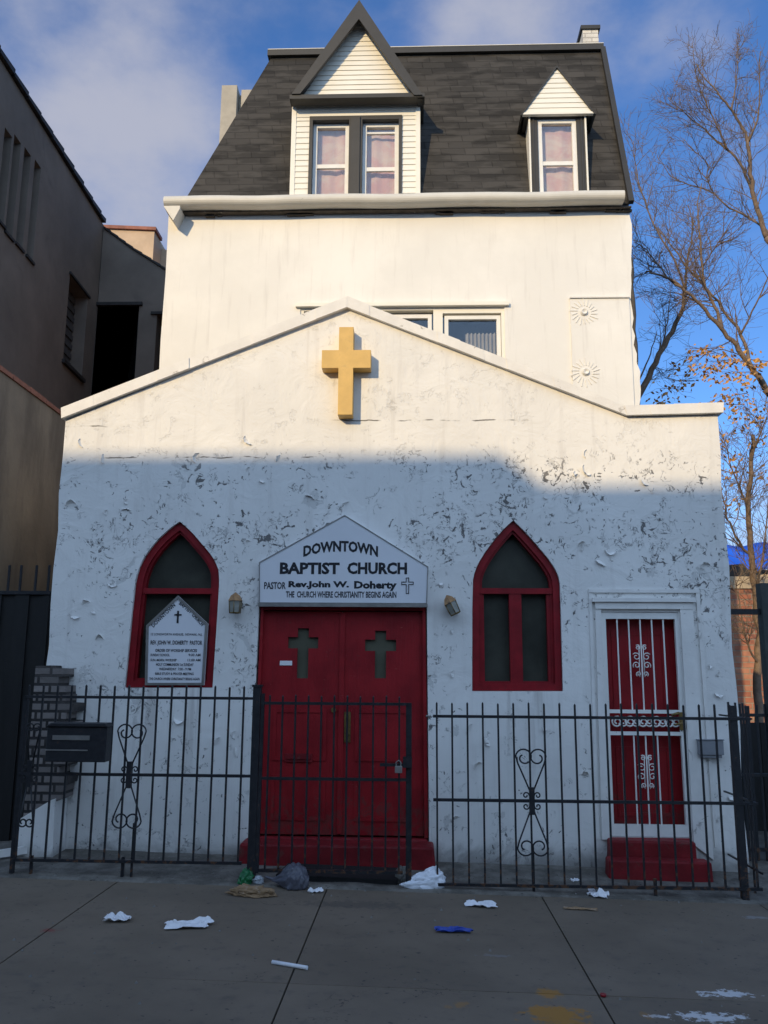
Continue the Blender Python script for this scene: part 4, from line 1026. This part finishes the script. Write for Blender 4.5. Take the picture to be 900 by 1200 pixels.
for a, c, z0, z1 in wins[:4]:
    b = MB(); b.box(a - .02, c + .02, .12, .16, z0 - .02, z1 + .02)
    for v in b.v: p = lw(v.x, -v.y); v.x, v.y = p.x, p.y
    b.build('slit_window', M['grey_shutter'], LB)
    b = MB(); b.box(a - .03, c + .03, -.03, .10, z0 - .04, z0 - .002)
    for v in b.v: p = lw(v.x, -v.y); v.x, v.y = p.x, p.y
    build_each(b, 'sill', M['dark_coping'], LB)
a, c, z0, z1 = wins[4]
b = MB(); b.box(a - .02, c + .02, .22, .26, z0 - .02, z1 + .02)
for k in range(9): b.box(a, c, .20, .222, z0 + (z1 - z0) * k / 9 + .01, z0 + (z1 - z0) * k / 9 + .10)
for v in b.v: p = lw(v.x, -v.y); v.x, v.y = p.x, p.y
wo = b.build('window', M['grey_shutter'], LB)
b = MB(); b.box(a - .06, c + .06, -.05, .18, z0 - .06, z0 - .002); b.box(a - .04, c + .06, -.03, .10, z1 + .002, z1 + .04)
for v in b.v: p = lw(v.x, -v.y); v.x, v.y = p.x, p.y
build_each(b, 'sill', M['dark_coping'], wo)
b = MB(); k = 0; s_ = SF; rt_ = random.Random(4)
while s_ < S1 - .05:
    e_ = min(s_ + .44, S1); dzr = rt_.uniform(0, .025)
    b.hexa([(s_, -.06, ZL), (e_, -.06, ZL + .012), (e_, .42, ZL + .012), (s_, .42, ZL), (s_, -.06, ZL + .05 + dzr), (e_, -.06, ZL + .085 + dzr), (e_, .42, ZL + .085 + dzr), (s_, .42, ZL + .05 + dzr)])
    s_ += .45
for v in b.v: p = lw(v.x, -v.y); v.x, v.y = p.x, p.y
b.build('coping', M['dark_coping'], LB)
# rear wing facing the street, its top catching the sun
bY = 13.95
cx1, cz1 = at(181, 271, bY); 
dwa, dwz1 = at(114, 359, bY); dwb, _ = at(163, 361, bY); d2a, d2z1 = at(184, 369, bY)
_, d2z0 = at(184, 438, bY)
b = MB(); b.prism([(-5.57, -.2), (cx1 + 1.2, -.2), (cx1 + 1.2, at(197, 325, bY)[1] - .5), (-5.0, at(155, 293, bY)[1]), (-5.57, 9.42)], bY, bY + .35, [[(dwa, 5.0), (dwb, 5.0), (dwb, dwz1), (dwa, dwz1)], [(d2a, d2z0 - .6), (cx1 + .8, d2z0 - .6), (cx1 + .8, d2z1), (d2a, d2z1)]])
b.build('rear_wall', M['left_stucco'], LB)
b = MB(); p0, p1, p2 = Vector((-5.56, 9.42)), Vector((-5.0, at(155, 293, bY)[1])), Vector((cx1 + 1.2, at(197, 325, bY)[1] - .5))
for qa, qb, nn in ((p0, p1, 4), (p1, p2, 9)):
    for k in range(nn):
        u, v = qa.lerp(qb, k / nn), qa.lerp(qb, (k + .96) / nn); b.prism([(u.x, u.y + .002), (v.x, v.y + .002), (v.x, v.y + .05), (u.x, u.y + .035)], bY - .03, bY + .38)
b.build('rear_coping', M['dark_coping'], LB)
tb = thing('tan_building', 'sunlit tan stucco building with red coping glimpsed behind the grey building', 'building', (-5.5, 15.8, 0))
TY = 15.6; tx, tz = at(181, 271, TY); tx0, tz0 = at(120, 264, TY)
b = MB(); b.prism([(tx0 - 2, -.2), (tx, -.2), (tx, tz), (tx0 - 2, tz0 + .03)], TY, TY + 4); b.prism([(tx + .002, -.2), (tx + 1.4, -.2), (tx + 1.4, tz - .35), (tx + .002, tz - .12)], TY + .5, TY + 4); b.build('wall', M['sun_stucco'], tb)
b = MB(); b.prism([(tx0 - 2, tz0 + .033), (tx + .04, tz + .003), (tx + .04, tz + .07), (tx0 - 2, tz0 + .10)], TY - .05, TY + .4); b.build('coping', M['tile_red'], tb)
b = MB(); b.box(dwa - .05, dwb + .05, bY + .25, bY + .3, 4.9, dwz1 + .05); b.box(d2a - .05, cx1 + .9, bY + .25, bY + .3, d2z0 - .7, d2z1 + .05); build_each(b, 'opening', M['void'], LB)
b = MB(); b.box(dwa - .12, dwb + .06, bY - .05, bY + .05, dwz1 + .002, dwz1 + .06); b.box(d2a - .1, cx1 + .85, bY - .04, bY + .05, d2z1 + .002, d2z1 + .05); build_each(b, 'lintel', M['dark_coping'], LB)
b = MB(); b.box(-14, -5.95, 8.75, 14.2, -.2, 9.3); b.build('roof', M['dark_coping'], LB)
# dark gate closing the alley
gt = thing('alley_gate', 'dark ribbed metal gate closing the alley left of the church', 'gate', (-4.4, 7.9, 0))
b = MB(); zt = at(30, 697, 7.9)[1]; x = -6.2; k = 0
while x < -3.42:
    b.box(x, min(x + .13, -3.40), 7.9 - (.018 if k % 2 else 0), 7.94, -.1, zt); x += .1305; k += 1
b.build('metal_sheet', M['dark_gate'], gt)
b = MB(); b.box(-6.2, -3.39, 7.87, 7.96, zt + .001, zt + .035)
for px in (8, 22, 40, 55):
    xx = at(px, 690, 7.9)[0]; b.bar((xx, 7.92, zt), (xx, 7.92, zt + .28), .018, .018)
build_each(b, 'gate_frame', M['black_iron'], gt)
# loose board on the ground in the alley
p = Vector((-3.42, 7.3, .1)); b = MB(); b.bar((-3.75, 7.05, .12), (-3.22, 7.45, .15), .06, .03)
tag(b.build('wood_offcut', M['coping_paint']), 'pale wood offcut lying in the dark alley beside the fence', 'board')

# ------------------------------------------------------------------ right side
rg = thing('side_fence', 'tall dense black iron fence closing the gap right of the church', 'fence', (3.6, 8.0, 0))
b = MB(); FY2 = 8.05; zt = at(880, 826, FY2)[1]; x = 2.86; proto = None
i = 0
while x < 5.2:
    if proto is None:
        q_ = MB(); q_.bar((x, FY2, -.05), (x, FY2, zt), .018, .018); proto = q_.build('picket', M['black_iron'], rg)
    else: copy_part(proto, rg, (i * .075, 0, .01 * math.sin(i * 2.1)))
    i += 1; x += .075
for z in (zt - .09, .75, .12):
    b = MB(); b.box(2.83, 5.25, FY2 - .014, FY2 + .014, z - .014, z + .014); b.build('rail', M['black_iron'], rg)
zbar = at(880, 717, FY2)[1]; xp = at(901, 760, FY2)[0]
b = MB(); b.box(2.78, xp - .05, FY2 - .02, FY2 + .02, zbar - .025, zbar + .025); b.build('crossbar', M['black_iron'], rg)
b = MB(); b.box(xp - .055, xp + .12, FY2 - .06, FY2 + .06, -.1, at(897, 684, FY2)[1]); b.build('post', M['wood_post'], rg)
bd = thing('board_fence', 'dark weathered board fence behind the black iron fence right of the church', 'fence', (4.2, 9.2, 0))
b = MB(); x = 2.85; rb = random.Random(8); zt = at(880, 846, 9.2)[1]
while x < 6.5:
    b.box(x, x + .135, 9.2 + rb.uniform(-.008, .008), 9.225, -.1, zt + rb.uniform(-.03, .02)); x += .14
b.build('boards', M['dark_gate'], bd)
b = MB(); b.box(2.85, 6.5, 9.23, 9.27, .35, .43); b.box(2.85, 6.5, 9.23, 9.27, zt - .3, zt - .22); build_each(b, 'rail', M['wood_post'], bd)

# far buildings seen past the church's right-hand side
fb = thing('brick_building', 'sunlit red brick building glimpsed through bare trees right of the church', 'building', (7.2, 18.6, 0))
zf = at(880, 690, 18.6)[1]
b = MB(); b.box(5.6, 8.9, 18.6, 26, -.3, zf); b.build('wall', M['far_brick'], fb)
b = MB(); b.box(5.55, 8.95, 18.55, 26.1, zf + .003, zf + .26); b.build('parapet', M['far_tan'], fb)
for k in range(2):
    x = 6.0 + k * 1.5; f_ = MB(); f_.box(x, x + .5, 18.53, 18.59, 2.1, 3.1); wo = f_.build('window', M['dim_room'], fb)
    f_ = MB(); f_.box(x - .05, x + .55, 18.5, 18.59, 2.0, 2.09); f_.build('sill', M['far_tan'], wo)
b = MB(); b.prism([(6.3, zf + .27), (7.6, zf + .27), (7.3, zf + .62), (6.6, zf + .55)], 19.2, 20.5); b.build('roof', M['far_roof'], fb)
tp = MB(); V = []; n_ = 24
for i in range(n_ + 1):
    x = 8.5 + 6 * i / n_
    for j in range(5):
        z = at(880, 668, 36)[1] + j / 4 * (at(880, 634, 36)[1] - at(880, 668, 36)[1]); V.append((x + 4, 36.3 + j * .22 + .06 * math.sin(i * 1.3 + j), z + .10 * math.sin(i * .8)))
tp.add(V, [(i*5 + j, (i+1)*5 + j, (i+1)*5 + j + 1, i*5 + j + 1) for i in range(n_) for j in range(4)], 0, True)
tpr = tp.build('tarpaulin', M['far_blue'], origin=(15.5, 36, 5)); sol = tpr.modifiers.new('thickness', 'SOLIDIFY'); sol.thickness = .05
tag(tpr, 'bright blue tarpaulin stretched on the far roof behind the bare trees', 'tarpaulin')
hb = thing('flat_building', 'pale flat roofed building standing behind the blue tarpaulin', 'building', (16, 37, 0))
b = MB(); b.box(8, 26, 36.6, 46, -.3, at(880, 672, 36.6)[1]); b.build('wall', M['far_tan'], hb)
b = MB(); b.box(7.9, 26.1, 36.5, 46.1, at(880, 672, 36.6)[1] + .003, at(880, 668, 36.6)[1]); b.build('roof', M['far_roof'], hb)

# ------------------------------------------------------------------ bare trees
class Tree:
    def __init__(s, seed): s.r = random.Random(seed); s.tr = MB(); s.br = MB(); s.lf = MB(); s.tips = []
    def limb(s, pts, r0, r1, mb=None, sides=7):
        n = len(pts); mb = mb or s.br
        # smooth the polyline
        P = [Vector(p) for p in pts]; Q = []
        for i in range(n - 1):
            a, b_ = P[max(i-1, 0)], P[i]; c, d = P[i+1], P[min(i+2, n-1)]
            for k in range(4):
                t = k / 4; Q.append(.5 * ((2*b_) + (c - a) * t + (2*a - 5*b_ + 4*c - d) * t*t + (3*b_ - a - 3*c + d) * t**3))
        Q.append(P[-1]); m = len(Q)
        for i in range(1, m - 1): Q[i] += Vector((s.r.gauss(0, 1), s.r.gauss(0, 1), s.r.gauss(0, 1))) * (r0 * .12 + .004)
        mb.tube(Q, [.72 * (r0 + (r1 - r0) * (i / (m - 1)) ** .8) for i in range(m)], sides)
        return Q
    def grow(s, p, d, L, r, lvl, up=.25):
        n = 4 if lvl < 2 else 3; pts = [p.copy()]; d = d.normalized(); q = p.copy(); kids = []
        for i in range(n):
            d = (d + Vector((s.r.gauss(0, .16), s.r.gauss(0, .16), s.r.gauss(0, .14) + up * .18))).normalized()
            q = q + d * L / n; pts.append(q.copy()); kids.append((q.copy(), d.copy(), (i + 1) / n))
        s.br.tube(pts, [max(.0026, r * (1 - .7 * i / n)) for i in range(n + 1)], 4 if lvl else 5, caps=False)
        s.tips.append(pts[-1])
        if lvl < 3:
            for (kp, kd, f) in kids:
                for _ in range(2):
                    if s.r.random() < .70:
                        ax = Vector((s.r.gauss(0, 1), s.r.gauss(0, 1), s.r.gauss(0, .6))).cross(kd)
                        if ax.length < 1e-3: continue
                        nd = Matrix.Rotation(s.r.uniform(.45, .95), 3, ax.normalized()) @ kd
                        s.grow(kp, nd, L * s.r.uniform(.45, .68), max(.0026, r * (1 - .6 * f) * .62), lvl + 1, up)
    def twigs(s, Q, n, L, r, lvl=1, start=.15, up=.3):
        for _ in range(n):
            f = s.r.uniform(start, 1); i = min(int(f * (len(Q) - 1)), len(Q) - 2)
            t = (Q[i+1] - Q[i]).normalized(); ax = Vector((s.r.gauss(0, 1), s.r.gauss(0, 1), s.r.gauss(0, 1))).cross(t)
            if ax.length < 1e-3: continue
            s.grow(Q[i].copy(), Matrix.Rotation(s.r.uniform(.35, 1.0), 3, ax.normalized()) @ t, L * s.r.uniform(.55, 1.25) * (1.1 - .45 * f), r * (1.15 - .5 * f), lvl, up)
    def leaves(s, centres, n, spread, size):
        for c in centres:
            for _ in range(n):
                p = c + Vector((s.r.gauss(0, spread), s.r.gauss(0, spread), s.r.gauss(0, spread * .8)))
                a = Vector((s.r.gauss(0, 1), s.r.gauss(0, 1), s.r.gauss(0, 1))).normalized(); b_ = a.orthogonal().normalized(); c_ = a.cross(b_)
                k = size * s.r.uniform(.6, 1.2)
                s.lf.add([p - b_*k, p + c_*k*.5 + a*k*.15, p + b_*k, p - c_*k*.5 + a*k*.15], [(0, 1, 2), (0, 2, 3)])
    def done(s, label, base, group='bare trees right of the church'):
        o = thing('bare_tree', label, 'tree', base, group)
        if s.tr.v: s.tr.build('trunk', M['bark_sun'], o, fix=False)
        s.br.build('branches', [M['bark_sun']], o, fix=False)
        if s.lf.v: s.lf.build('leaves', M['dry_leaf'], o, fix=False)
        return o
def sight(px, py, Y): x, z = at(px, py, Y); return Vector((x, Y, z))

# tree A: leaning trunk beyond the frame, long limb sweeping up and left
t = Tree(31); Y = 15.5
base = Vector((8.3, 15.5, -.1))
trunk = t.limb([base, Vector((8.2, 15.5, 2.4)), Vector((7.9, 15.5, 4.2)), sight(930, 500, 15.5), sight(897, 456, 15.4)], .17, .10, t.tr, 9)
A = t.limb([sight(897, 456, 15.4), sight(880, 428, 15.3), sight(862, 405, 15.3), sight(845, 384, 15.2), sight(820, 357, 15.1), sight(800, 337, 15), sight(775, 322, 14.9), sight(757, 318, 14.8)], .085, .018)
B = t.limb([sight(800, 337, 15), sight(785, 328, 15), sight(772, 311, 15.2), sight(757, 293, 15.3), sight(744, 284, 15.4)], .035, .01)
C = t.limb([sight(846, 385, 15.2), sight(838, 360, 15.4), sight(828, 338, 15.5), sight(822, 305, 15.6), sight(819, 270, 15.7), sight(818, 240, 15.8), sight(822, 215, 15.9)], .05, .012)
D = t.limb([sight(880, 428, 15.3), sight(868, 392, 15.6), sight(850, 366, 15.8), sight(830, 340, 16), sight(805, 312, 16.2), sight(785, 285, 16.4), sight(762, 255, 16.6), sight(744, 200, 16.8)], .05, .010)
E_ = t.limb([sight(868, 392, 15.6), sight(882, 365, 15.4), sight(896, 335, 15.2), sight(915, 300, 15)], .03, .012)
F_ = t.limb([sight(824, 312, 15.6), sight(838, 290, 15.3), sight(850, 270, 15.1), sight(865, 250, 15)], .02, .008)
for q_, n_, L_ in ((A, 16, .9), (B, 9, .8), (C, 16, .9), (D, 18, .9), (E_, 6, .8), (F_, 6, .7)): t.twigs(q_, n_, L_, .012, 1)
cl = [sight(px, py, 15 + t.r.uniform(-.5, .5)) for px, py in ((815, 413), (835, 420), (822, 437), (845, 425), (800, 450), (788, 460), (860, 428), (868, 440), (878, 432), (890, 428), (862, 465), (858, 478), (845, 470), (895, 480), (885, 500), (775, 468), (850, 445), (806, 430), (870, 455), (835, 440))]
t.leaves(cl, 26, .13, .055)
for c in cl[:12]: t.grow(c + Vector((.25, .1, .1)), Vector((-1, 0, .1)), .5, .008, 2)
t.done('bare leaning tree with dry orange leaves, its long limb sweeping towards the house', base)
# tree B: taller, behind, off to the right
t = Tree(47)
base = Vector((9.7, 17.5, -.1))
trunk = t.limb([base, Vector((9.5, 17.5, 4)), Vector((9.2, 17.5, 8)), sight(925, 320, 17.5), sight(899, 279, 17.5)], .22, .11, t.tr, 9)
A = t.limb([sight(899, 279, 17.5), sight(888, 245, 17.4), sight(880, 205, 17.3), sight(877, 170, 17.2), sight(870, 150, 17.2), sight(857, 128, 17.1), sight(845, 112, 17), sight(828, 92, 17), sight(815, 75, 17)], .085, .012)
B = t.limb([sight(888, 245, 17.4), sight(874, 205, 17.5), sight(862, 185, 17.6), sight(840, 165, 17.7), sight(820, 148, 17.8), sight(800, 130, 17.9), sight(783, 115, 18)], .055, .010)
B2 = t.limb([sight(852, 176, 17.6), sight(842, 150, 17.4), sight(826, 118, 17.3), sight(815, 85, 17.2), sight(811, 50, 17.2)], .03, .008)
C = t.limb([sight(877, 166, 17.2), sight(888, 140, 17), sight(890, 110, 16.9), sight(891, 60, 16.8)], .04, .01)
D = t.limb([sight(857, 128, 17.1), sight(862, 100, 17.3), sight(864, 75, 17.4), sight(866, 56, 17.5)], .028, .009)
E_ = t.limb([sight(920, 292, 17.5), sight(888, 262, 17.8), sight(855, 243, 18), sight(832, 225, 18.2), sight(805, 215, 18.4), sight(785, 205, 18.5), sight(770, 182, 18.6)], .04, .009)
F_ = t.limb([sight(836, 226, 18.2), sight(829, 210, 18), sight(829, 192, 17.9), sight(815, 178, 17.8), sight(800, 162, 17.8)], .022, .008)
for q_, n_, L_ in ((A, 18, .9), (B, 16, .9), (B2, 14, .8), (C, 9, .8), (D, 9, .8), (E_, 16, .9), (F_, 10, .8)): t.twigs(q_, n_, L_, .012, 1)
t.done('tallest bare tree at the right edge, fine twigs against the blue sky', base)
# tree C: two straight stems rising right behind the house corner
t = Tree(63); bx0 = at(590, 770, 16.5)[0]; base = Vector((bx0, 16.5, -.1))
top = sight(747, 470, 16.5)
trunk = t.limb([base, sight(668, 620, 16.5), top, sight(768, 425, 16.5), sight(788, 388, 16.5), sight(800, 360, 16.5), sight(803, 335, 16.5)], .12, .045, t.tr, 8)
A = t.limb([sight(803, 340, 16.5), sight(806, 300, 16.6), sight(812, 270, 16.7), sight(806, 240, 16.8)], .04, .012)
G_ = t.limb([sight(738, 470, 16.3), sight(752, 440, 16.2), sight(762, 415, 16.1), sight(770, 390, 16)], .035, .01)
B = t.limb([sight(745, 470, 16.7), sight(764, 430, 17), sight(776, 405, 17.1), sight(781, 385, 17.2), sight(785, 350, 17.3)], .05, .012)
C = t.limb([sight(803, 340, 16.5), sight(790, 305, 16.4), sight(770, 270, 16.4), sight(755, 235, 16.4), sight(745, 195, 16.4), sight(742, 165, 16.4)], .035, .008)
for q_, n_, L_ in ((A, 12, .9), (B, 12, .9), (C, 16, .9), (trunk[12:], 8, .8)): t.twigs(q_, n_, L_, .011, 1)
t.done('slim bare tree with paired straight stems rising behind the house corner', base)
# tree D: thin upright tree in the gap, sunlit trunk
t = Tree(88); base = Vector((*[at(886, 830, 14.5)[0]], 14.5, -.05)); 
trunk = t.limb([base, sight(887, 830, 14.5), sight(889, 760, 14.5), sight(884, 690, 14.5), sight(880, 650, 14.5), sight(878, 600, 14.5), sight(879, 555, 14.5), sight(882, 510, 14.6)], .11, .045, t.tr, 9)
A = t.limb([sight(880, 650, 14.5), sight(868, 640, 14.4), sight(858, 618, 14.3), sight(850, 600, 14.2), sight(845, 570, 14.2)], .04, .01)
B = t.limb([sight(884, 700, 14.5), sight(892, 660, 14.3), sight(898, 620, 14.2), sight(902, 580, 14.1)], .035, .01)
C = t.limb([sight(878, 600, 14.5), sight(866, 570, 14.7), sight(855, 540, 14.8), sight(848, 510, 14.9)], .03, .008)
D = t.limb([sight(890, 780, 14.5), sight(876, 755, 14.3), sight(868, 715, 14.2), sight(862, 680, 14.2)], .03, .01)
E_ = t.limb([sight(880, 540, 14.5), sight(890, 510, 14.4), sight(898, 490, 14.3)], .03, .01)
for q_, n_, L_ in ((trunk[6:], 22, .8), (A, 12, .7), (B, 10, .7), (C, 12, .8), (D, 10, .6), (E_, 8, .7)): t.twigs(q_, n_, L_, .010, 1)
cl = [sight(px, py, 14.4 + t.r.uniform(-.4, .4)) for px, py in ((850, 520), (862, 540), (872, 500), (890, 520), (845, 560), (868, 560), (893, 560), (858, 590), (848, 545), (880, 480))]
t.leaves(cl, 20, .12, .045)
t.done('thin upright bare tree with a sunlit trunk in the gap right of the church', base)

# ------------------------------------------------------------------ houses across the street (they throw the shadow over the church front)
def street_house(x0, x1, y0, h, label, slope=0):
    o = thing('street_house', label, 'house', ((x0 + x1) / 2, y0, 0), 'brick houses across the street')
    b = MB(); b.box(x0, x1, y0 - 10, y0, -.3, h); b.build('wall', M['street_brick'], o)
    b = MB(); b.box(x0, x1, y0 + .002, y0 + .28, h - .5, h); b.build('cornice', M['far_tan'], o)
    n = max(2, int((x1 - x0) / 2.4))
    for fl in range(int(h / 3.3)):
        for k in range(n):
            x = x0 + (x1 - x0) * (k + .5) / n; z = 1.0 + fl * 3.3
            b = MB(); b.box(x - .5, x + .5, y0 + .003, y0 + .03, z, z + 1.7); wo = b.build('window', M['olive_pane'], o)
            b = MB(); b.box(x - .6, x + .6, y0 + .003, y0 + .10, z - .12, z - .004); b.build('sill', M['far_tan'], wo)
    return o
BY = -12.0
def caster(fx, fz):            # point on the roof edge whose shadow lands on the church front at (fx, fz)
    dy = FY - BY; return fx - .5 * dy, fz + .385 * dy
xe, he = caster(at(605, 560, FY)[0], at(350, 546, FY)[1])
_, he2 = caster(0, at(760, 582, FY)[1])
street_house(xe - 14, xe, BY, he, 'taller brick house across the street behind the photographer')
street_house(xe + .02, xe + 9, BY, he2, 'lower brick house across the street beside the taller brick house')
street_house(xe + 9.05, xe + 21, BY, he2 - 2.5, 'lowest brick house across the street at the end of the row')
street_house(xe - 26, xe - 14.05, BY, he - .8, 'wide brick house across the street at the far end of the row')

# ------------------------------------------------------------------ litter
def crumple(px, py, w_, d_, h, seed, rot=0, name='crumpled_paper', mat='paper', label='', cat='litter', group=None, n=14):
    r = random.Random(seed); c = on_ground(px, py); b = MB(); V = []
    for j in range(n + 1):
        for i in range(n + 1):
            u, v = i / n - .5, j / n - .5
            edge = 1 + .25 * mnoise.noise(Vector((u * 3 + seed, v * 3, 1)))
            x, y = u * w_ * edge, v * d_ * edge
            k = abs(mnoise.noise(Vector((u * 2.6 + seed * 3.1, v * 2.6, 0)))) + .25 * abs(mnoise.noise(Vector((u * 6, v * 6 + seed, 2))))
            z = h * min(1.1, k * 1.15) * (1.1 - 1.3 * max(abs(u), abs(v))**1.5)
            x += .12 * w_ * mnoise.noise(Vector((u * 4, v * 4, seed))); y += .12 * d_ * mnoise.noise(Vector((u * 4, v * 4, seed + 9)))
            X, Y_ = c.x + x * math.cos(rot) - y * math.sin(rot), c.y + x * math.sin(rot) + y * math.cos(rot)
            V.append((X, Y_, g(X, Y_) + .006 + max(0, z)))
    b.add(V, [(j*(n+1)+i, j*(n+1)+i+1, (j+1)*(n+1)+i+1, (j+1)*(n+1)+i) for j in range(n) for i in range(n)])
    o = b.build(name, M[mat], fix=True); md = o.modifiers.new('thickness', 'SOLIDIFY'); md.thickness = .0015
    return tag(o, label, cat, group)
def blob(px, py, sx, sy_, sz, seed, mat, name, label, cat, rot=0, taper=0.0, crease=.28, tail=0.0):
    bm = bmesh.new(); bmesh.ops.create_icosphere(bm, subdivisions=5, radius=1); c = on_ground(px, py)
    for v in bm.verts:
        p = v.co.copy(); k = 1 + crease * (abs(mnoise.noise(p * 1.9 + Vector((seed, 0, 0)))) - .25) * 1.6 + crease * .7 * (abs(mnoise.noise(p * 4.3 + Vector((0, seed, 0)))) - .2) + crease * .3 * mnoise.noise(p * 10)
        x = p.x * k * sx; tp = 1 - taper * max(0, .5 - p.x / 2); y = p.y * k * sy_ * tp; z = max(-.35, p.z * k) * sz * tp + .35 * sz * tp
        tt = max(0, -p.x - .45) / .55; sq = 1 - .8 * min(1, tt * 1.6) if tail else 1; x -= tail * sx * tt * 1.2; y *= sq; z = z * sq + tail * sz * tt * .45
        X = x * math.cos(rot) - y * math.sin(rot); Y_ = x * math.sin(rot) + y * math.cos(rot)
        v.co = Vector((c.x + X, c.y + Y_, g(c.x + X, c.y + Y_) + .004 + z))
    b = MB(); b.add([v.co for v in bm.verts], [[v.index for v in f.verts] for f in bm.faces], 0, True); bm.free()
    return tag(b.build(name, M[mat], fix=True), label, cat)
G1 = 'scraps of paper on the pavement'
blob(497, 1041, .165, .07, .145, 3, 'bag_white', 'plastic_bag', 'white plastic bag slumped against the gate post', 'bag', .12, .75, .24)
blob(345, 1041, .105, .085, .13, 8, 'bag_grey', 'plastic_bag', 'dark grey knotted plastic bag lying before the gate', 'bag', -.1, .0, .16, 1.0)
blob(294, 1050, .155, .06, .055, 5, 'kraft', 'paper_bag', 'flattened brown paper bag on the pavement below the gate hinge', 'bag', -.05, .2, .4)
blob(287, 1036, .055, .045, .085, 12, 'green_film', 'crisp_packet', 'crumpled green packet at the foot of the hinge post', 'litter', .5, .3, .45)
blob(302, 1035, .045, .03, .04, 15, 'clear_film', 'plastic_cup', 'crushed clear plastic cup beside the green packet', 'litter', .2, .2, .4)
crumple(370, 1046, .10, .06, .05, 4, .1, label='small white scrap beside the dark grey bag', group=G1)
crumple(137, 1079, .16, .11, .07, 11, .2, label='white crumpled tissue alone on the pavement below the letterbox fence', group=G1)
crumple(219, 1086, .30, .14, .09, 23, .25, label='large white crumpled sheet on the pavement left of the brown bag', group=G1)
crumple(564, 1062, .20, .10, .05, 35, -.15, label='white crumpled paper right of the white plastic bag', group=G1)
crumple(701, 1050, .15, .14, .07, 42, -.3, label='pale folded paper below the fence before the side door', group=G1)
crumple(531, 1092, .21, .075, .04, 51, .0, name='blue_wrapper', mat='blue_paper', label='shiny blue wrapper on the pavement', cat='wrapper')
crumple(674, 1033, .08, .05, .03, 61, .6, label='tiny white scrap behind the fence beside the red side step', group=G1)
crumple(680, 1066, .22, .05, .02, 71, -.1, name='dead_leaf', mat='kraft', label='flat grey brown leaf on the pavement by the joint', cat='leaf')
a_, c_ = on_ground(319, 1130), on_ground(360, 1137); b = MB(); b.tube([a_ + Vector((0, 0, .012)), c_ + Vector((0, 0, .012))], .011, 8)
tag(b.build('white_stick', M['paper']), 'white paper stick lying across the pavement joint', 'stick')
p = on_ground(707, 1168); b = MB(); b.tube([p + Vector((0, 0, .002)), p + Vector((0, 0, .014))], .016, 10); tag(b.build('bottle_cap', M['red_frame']), 'small red bottle cap in the pavement joint', 'bottle cap')
blob(471, 1034, .05, .05, .085, 33, 'stone', 'stone_block', 'rough grey stone at the foot of the gate latch post', 'stone', 0, 0, .25)
b = MB(); p0, p1 = on_ground(322, 1034), on_ground(466, 1037)
zq = .05; b.hexa([(p0.x, 7.02, g(p0.x, 7.02) + .002), (p1.x, 7.02, g(p1.x, 7.02) + .002), (p1.x, 7.32, g(p1.x, 7.32) + .012), (p0.x + .05, 7.32, g(p0.x, 7.32) + .012), (p0.x, 7.02, g(p0.x, 7.02) + .05), (p1.x, 7.02, g(p1.x, 7.02) + .04), (p1.x, 7.32, g(p1.x, 7.32) + .05), (p0.x + .05, 7.32, g(p0.x, 7.32) + .055)])
tag(b.build('door_mat', M['rubber'], bevel=.006), 'black rubber mat lying behind the gate before the red step', 'mat')
# tiny crumbs of grit
b = MB(); rg_ = random.Random(77)
for k in range(240):
    x, y = rg_.uniform(-3.3, 3.0), rg_.choice([rg_.uniform(6.6, 7.6), rg_.uniform(6.9, 7.6), rg_.uniform(4.2, 7.2)]); s_ = rg_.uniform(.003, .011); z = g(x, y) + (.006 if y > 6.87 else 0)
    b.add([(x - s_, y - s_, z), (x + s_, y - s_*.7, z), (x + s_*.3, y + s_, z), (x, y, z + s_ * 1.2)], [(0, 1, 3), (1, 2, 3), (2, 0, 3)])
tag(b.build('grit', M['stone']), None, kind='stuff')
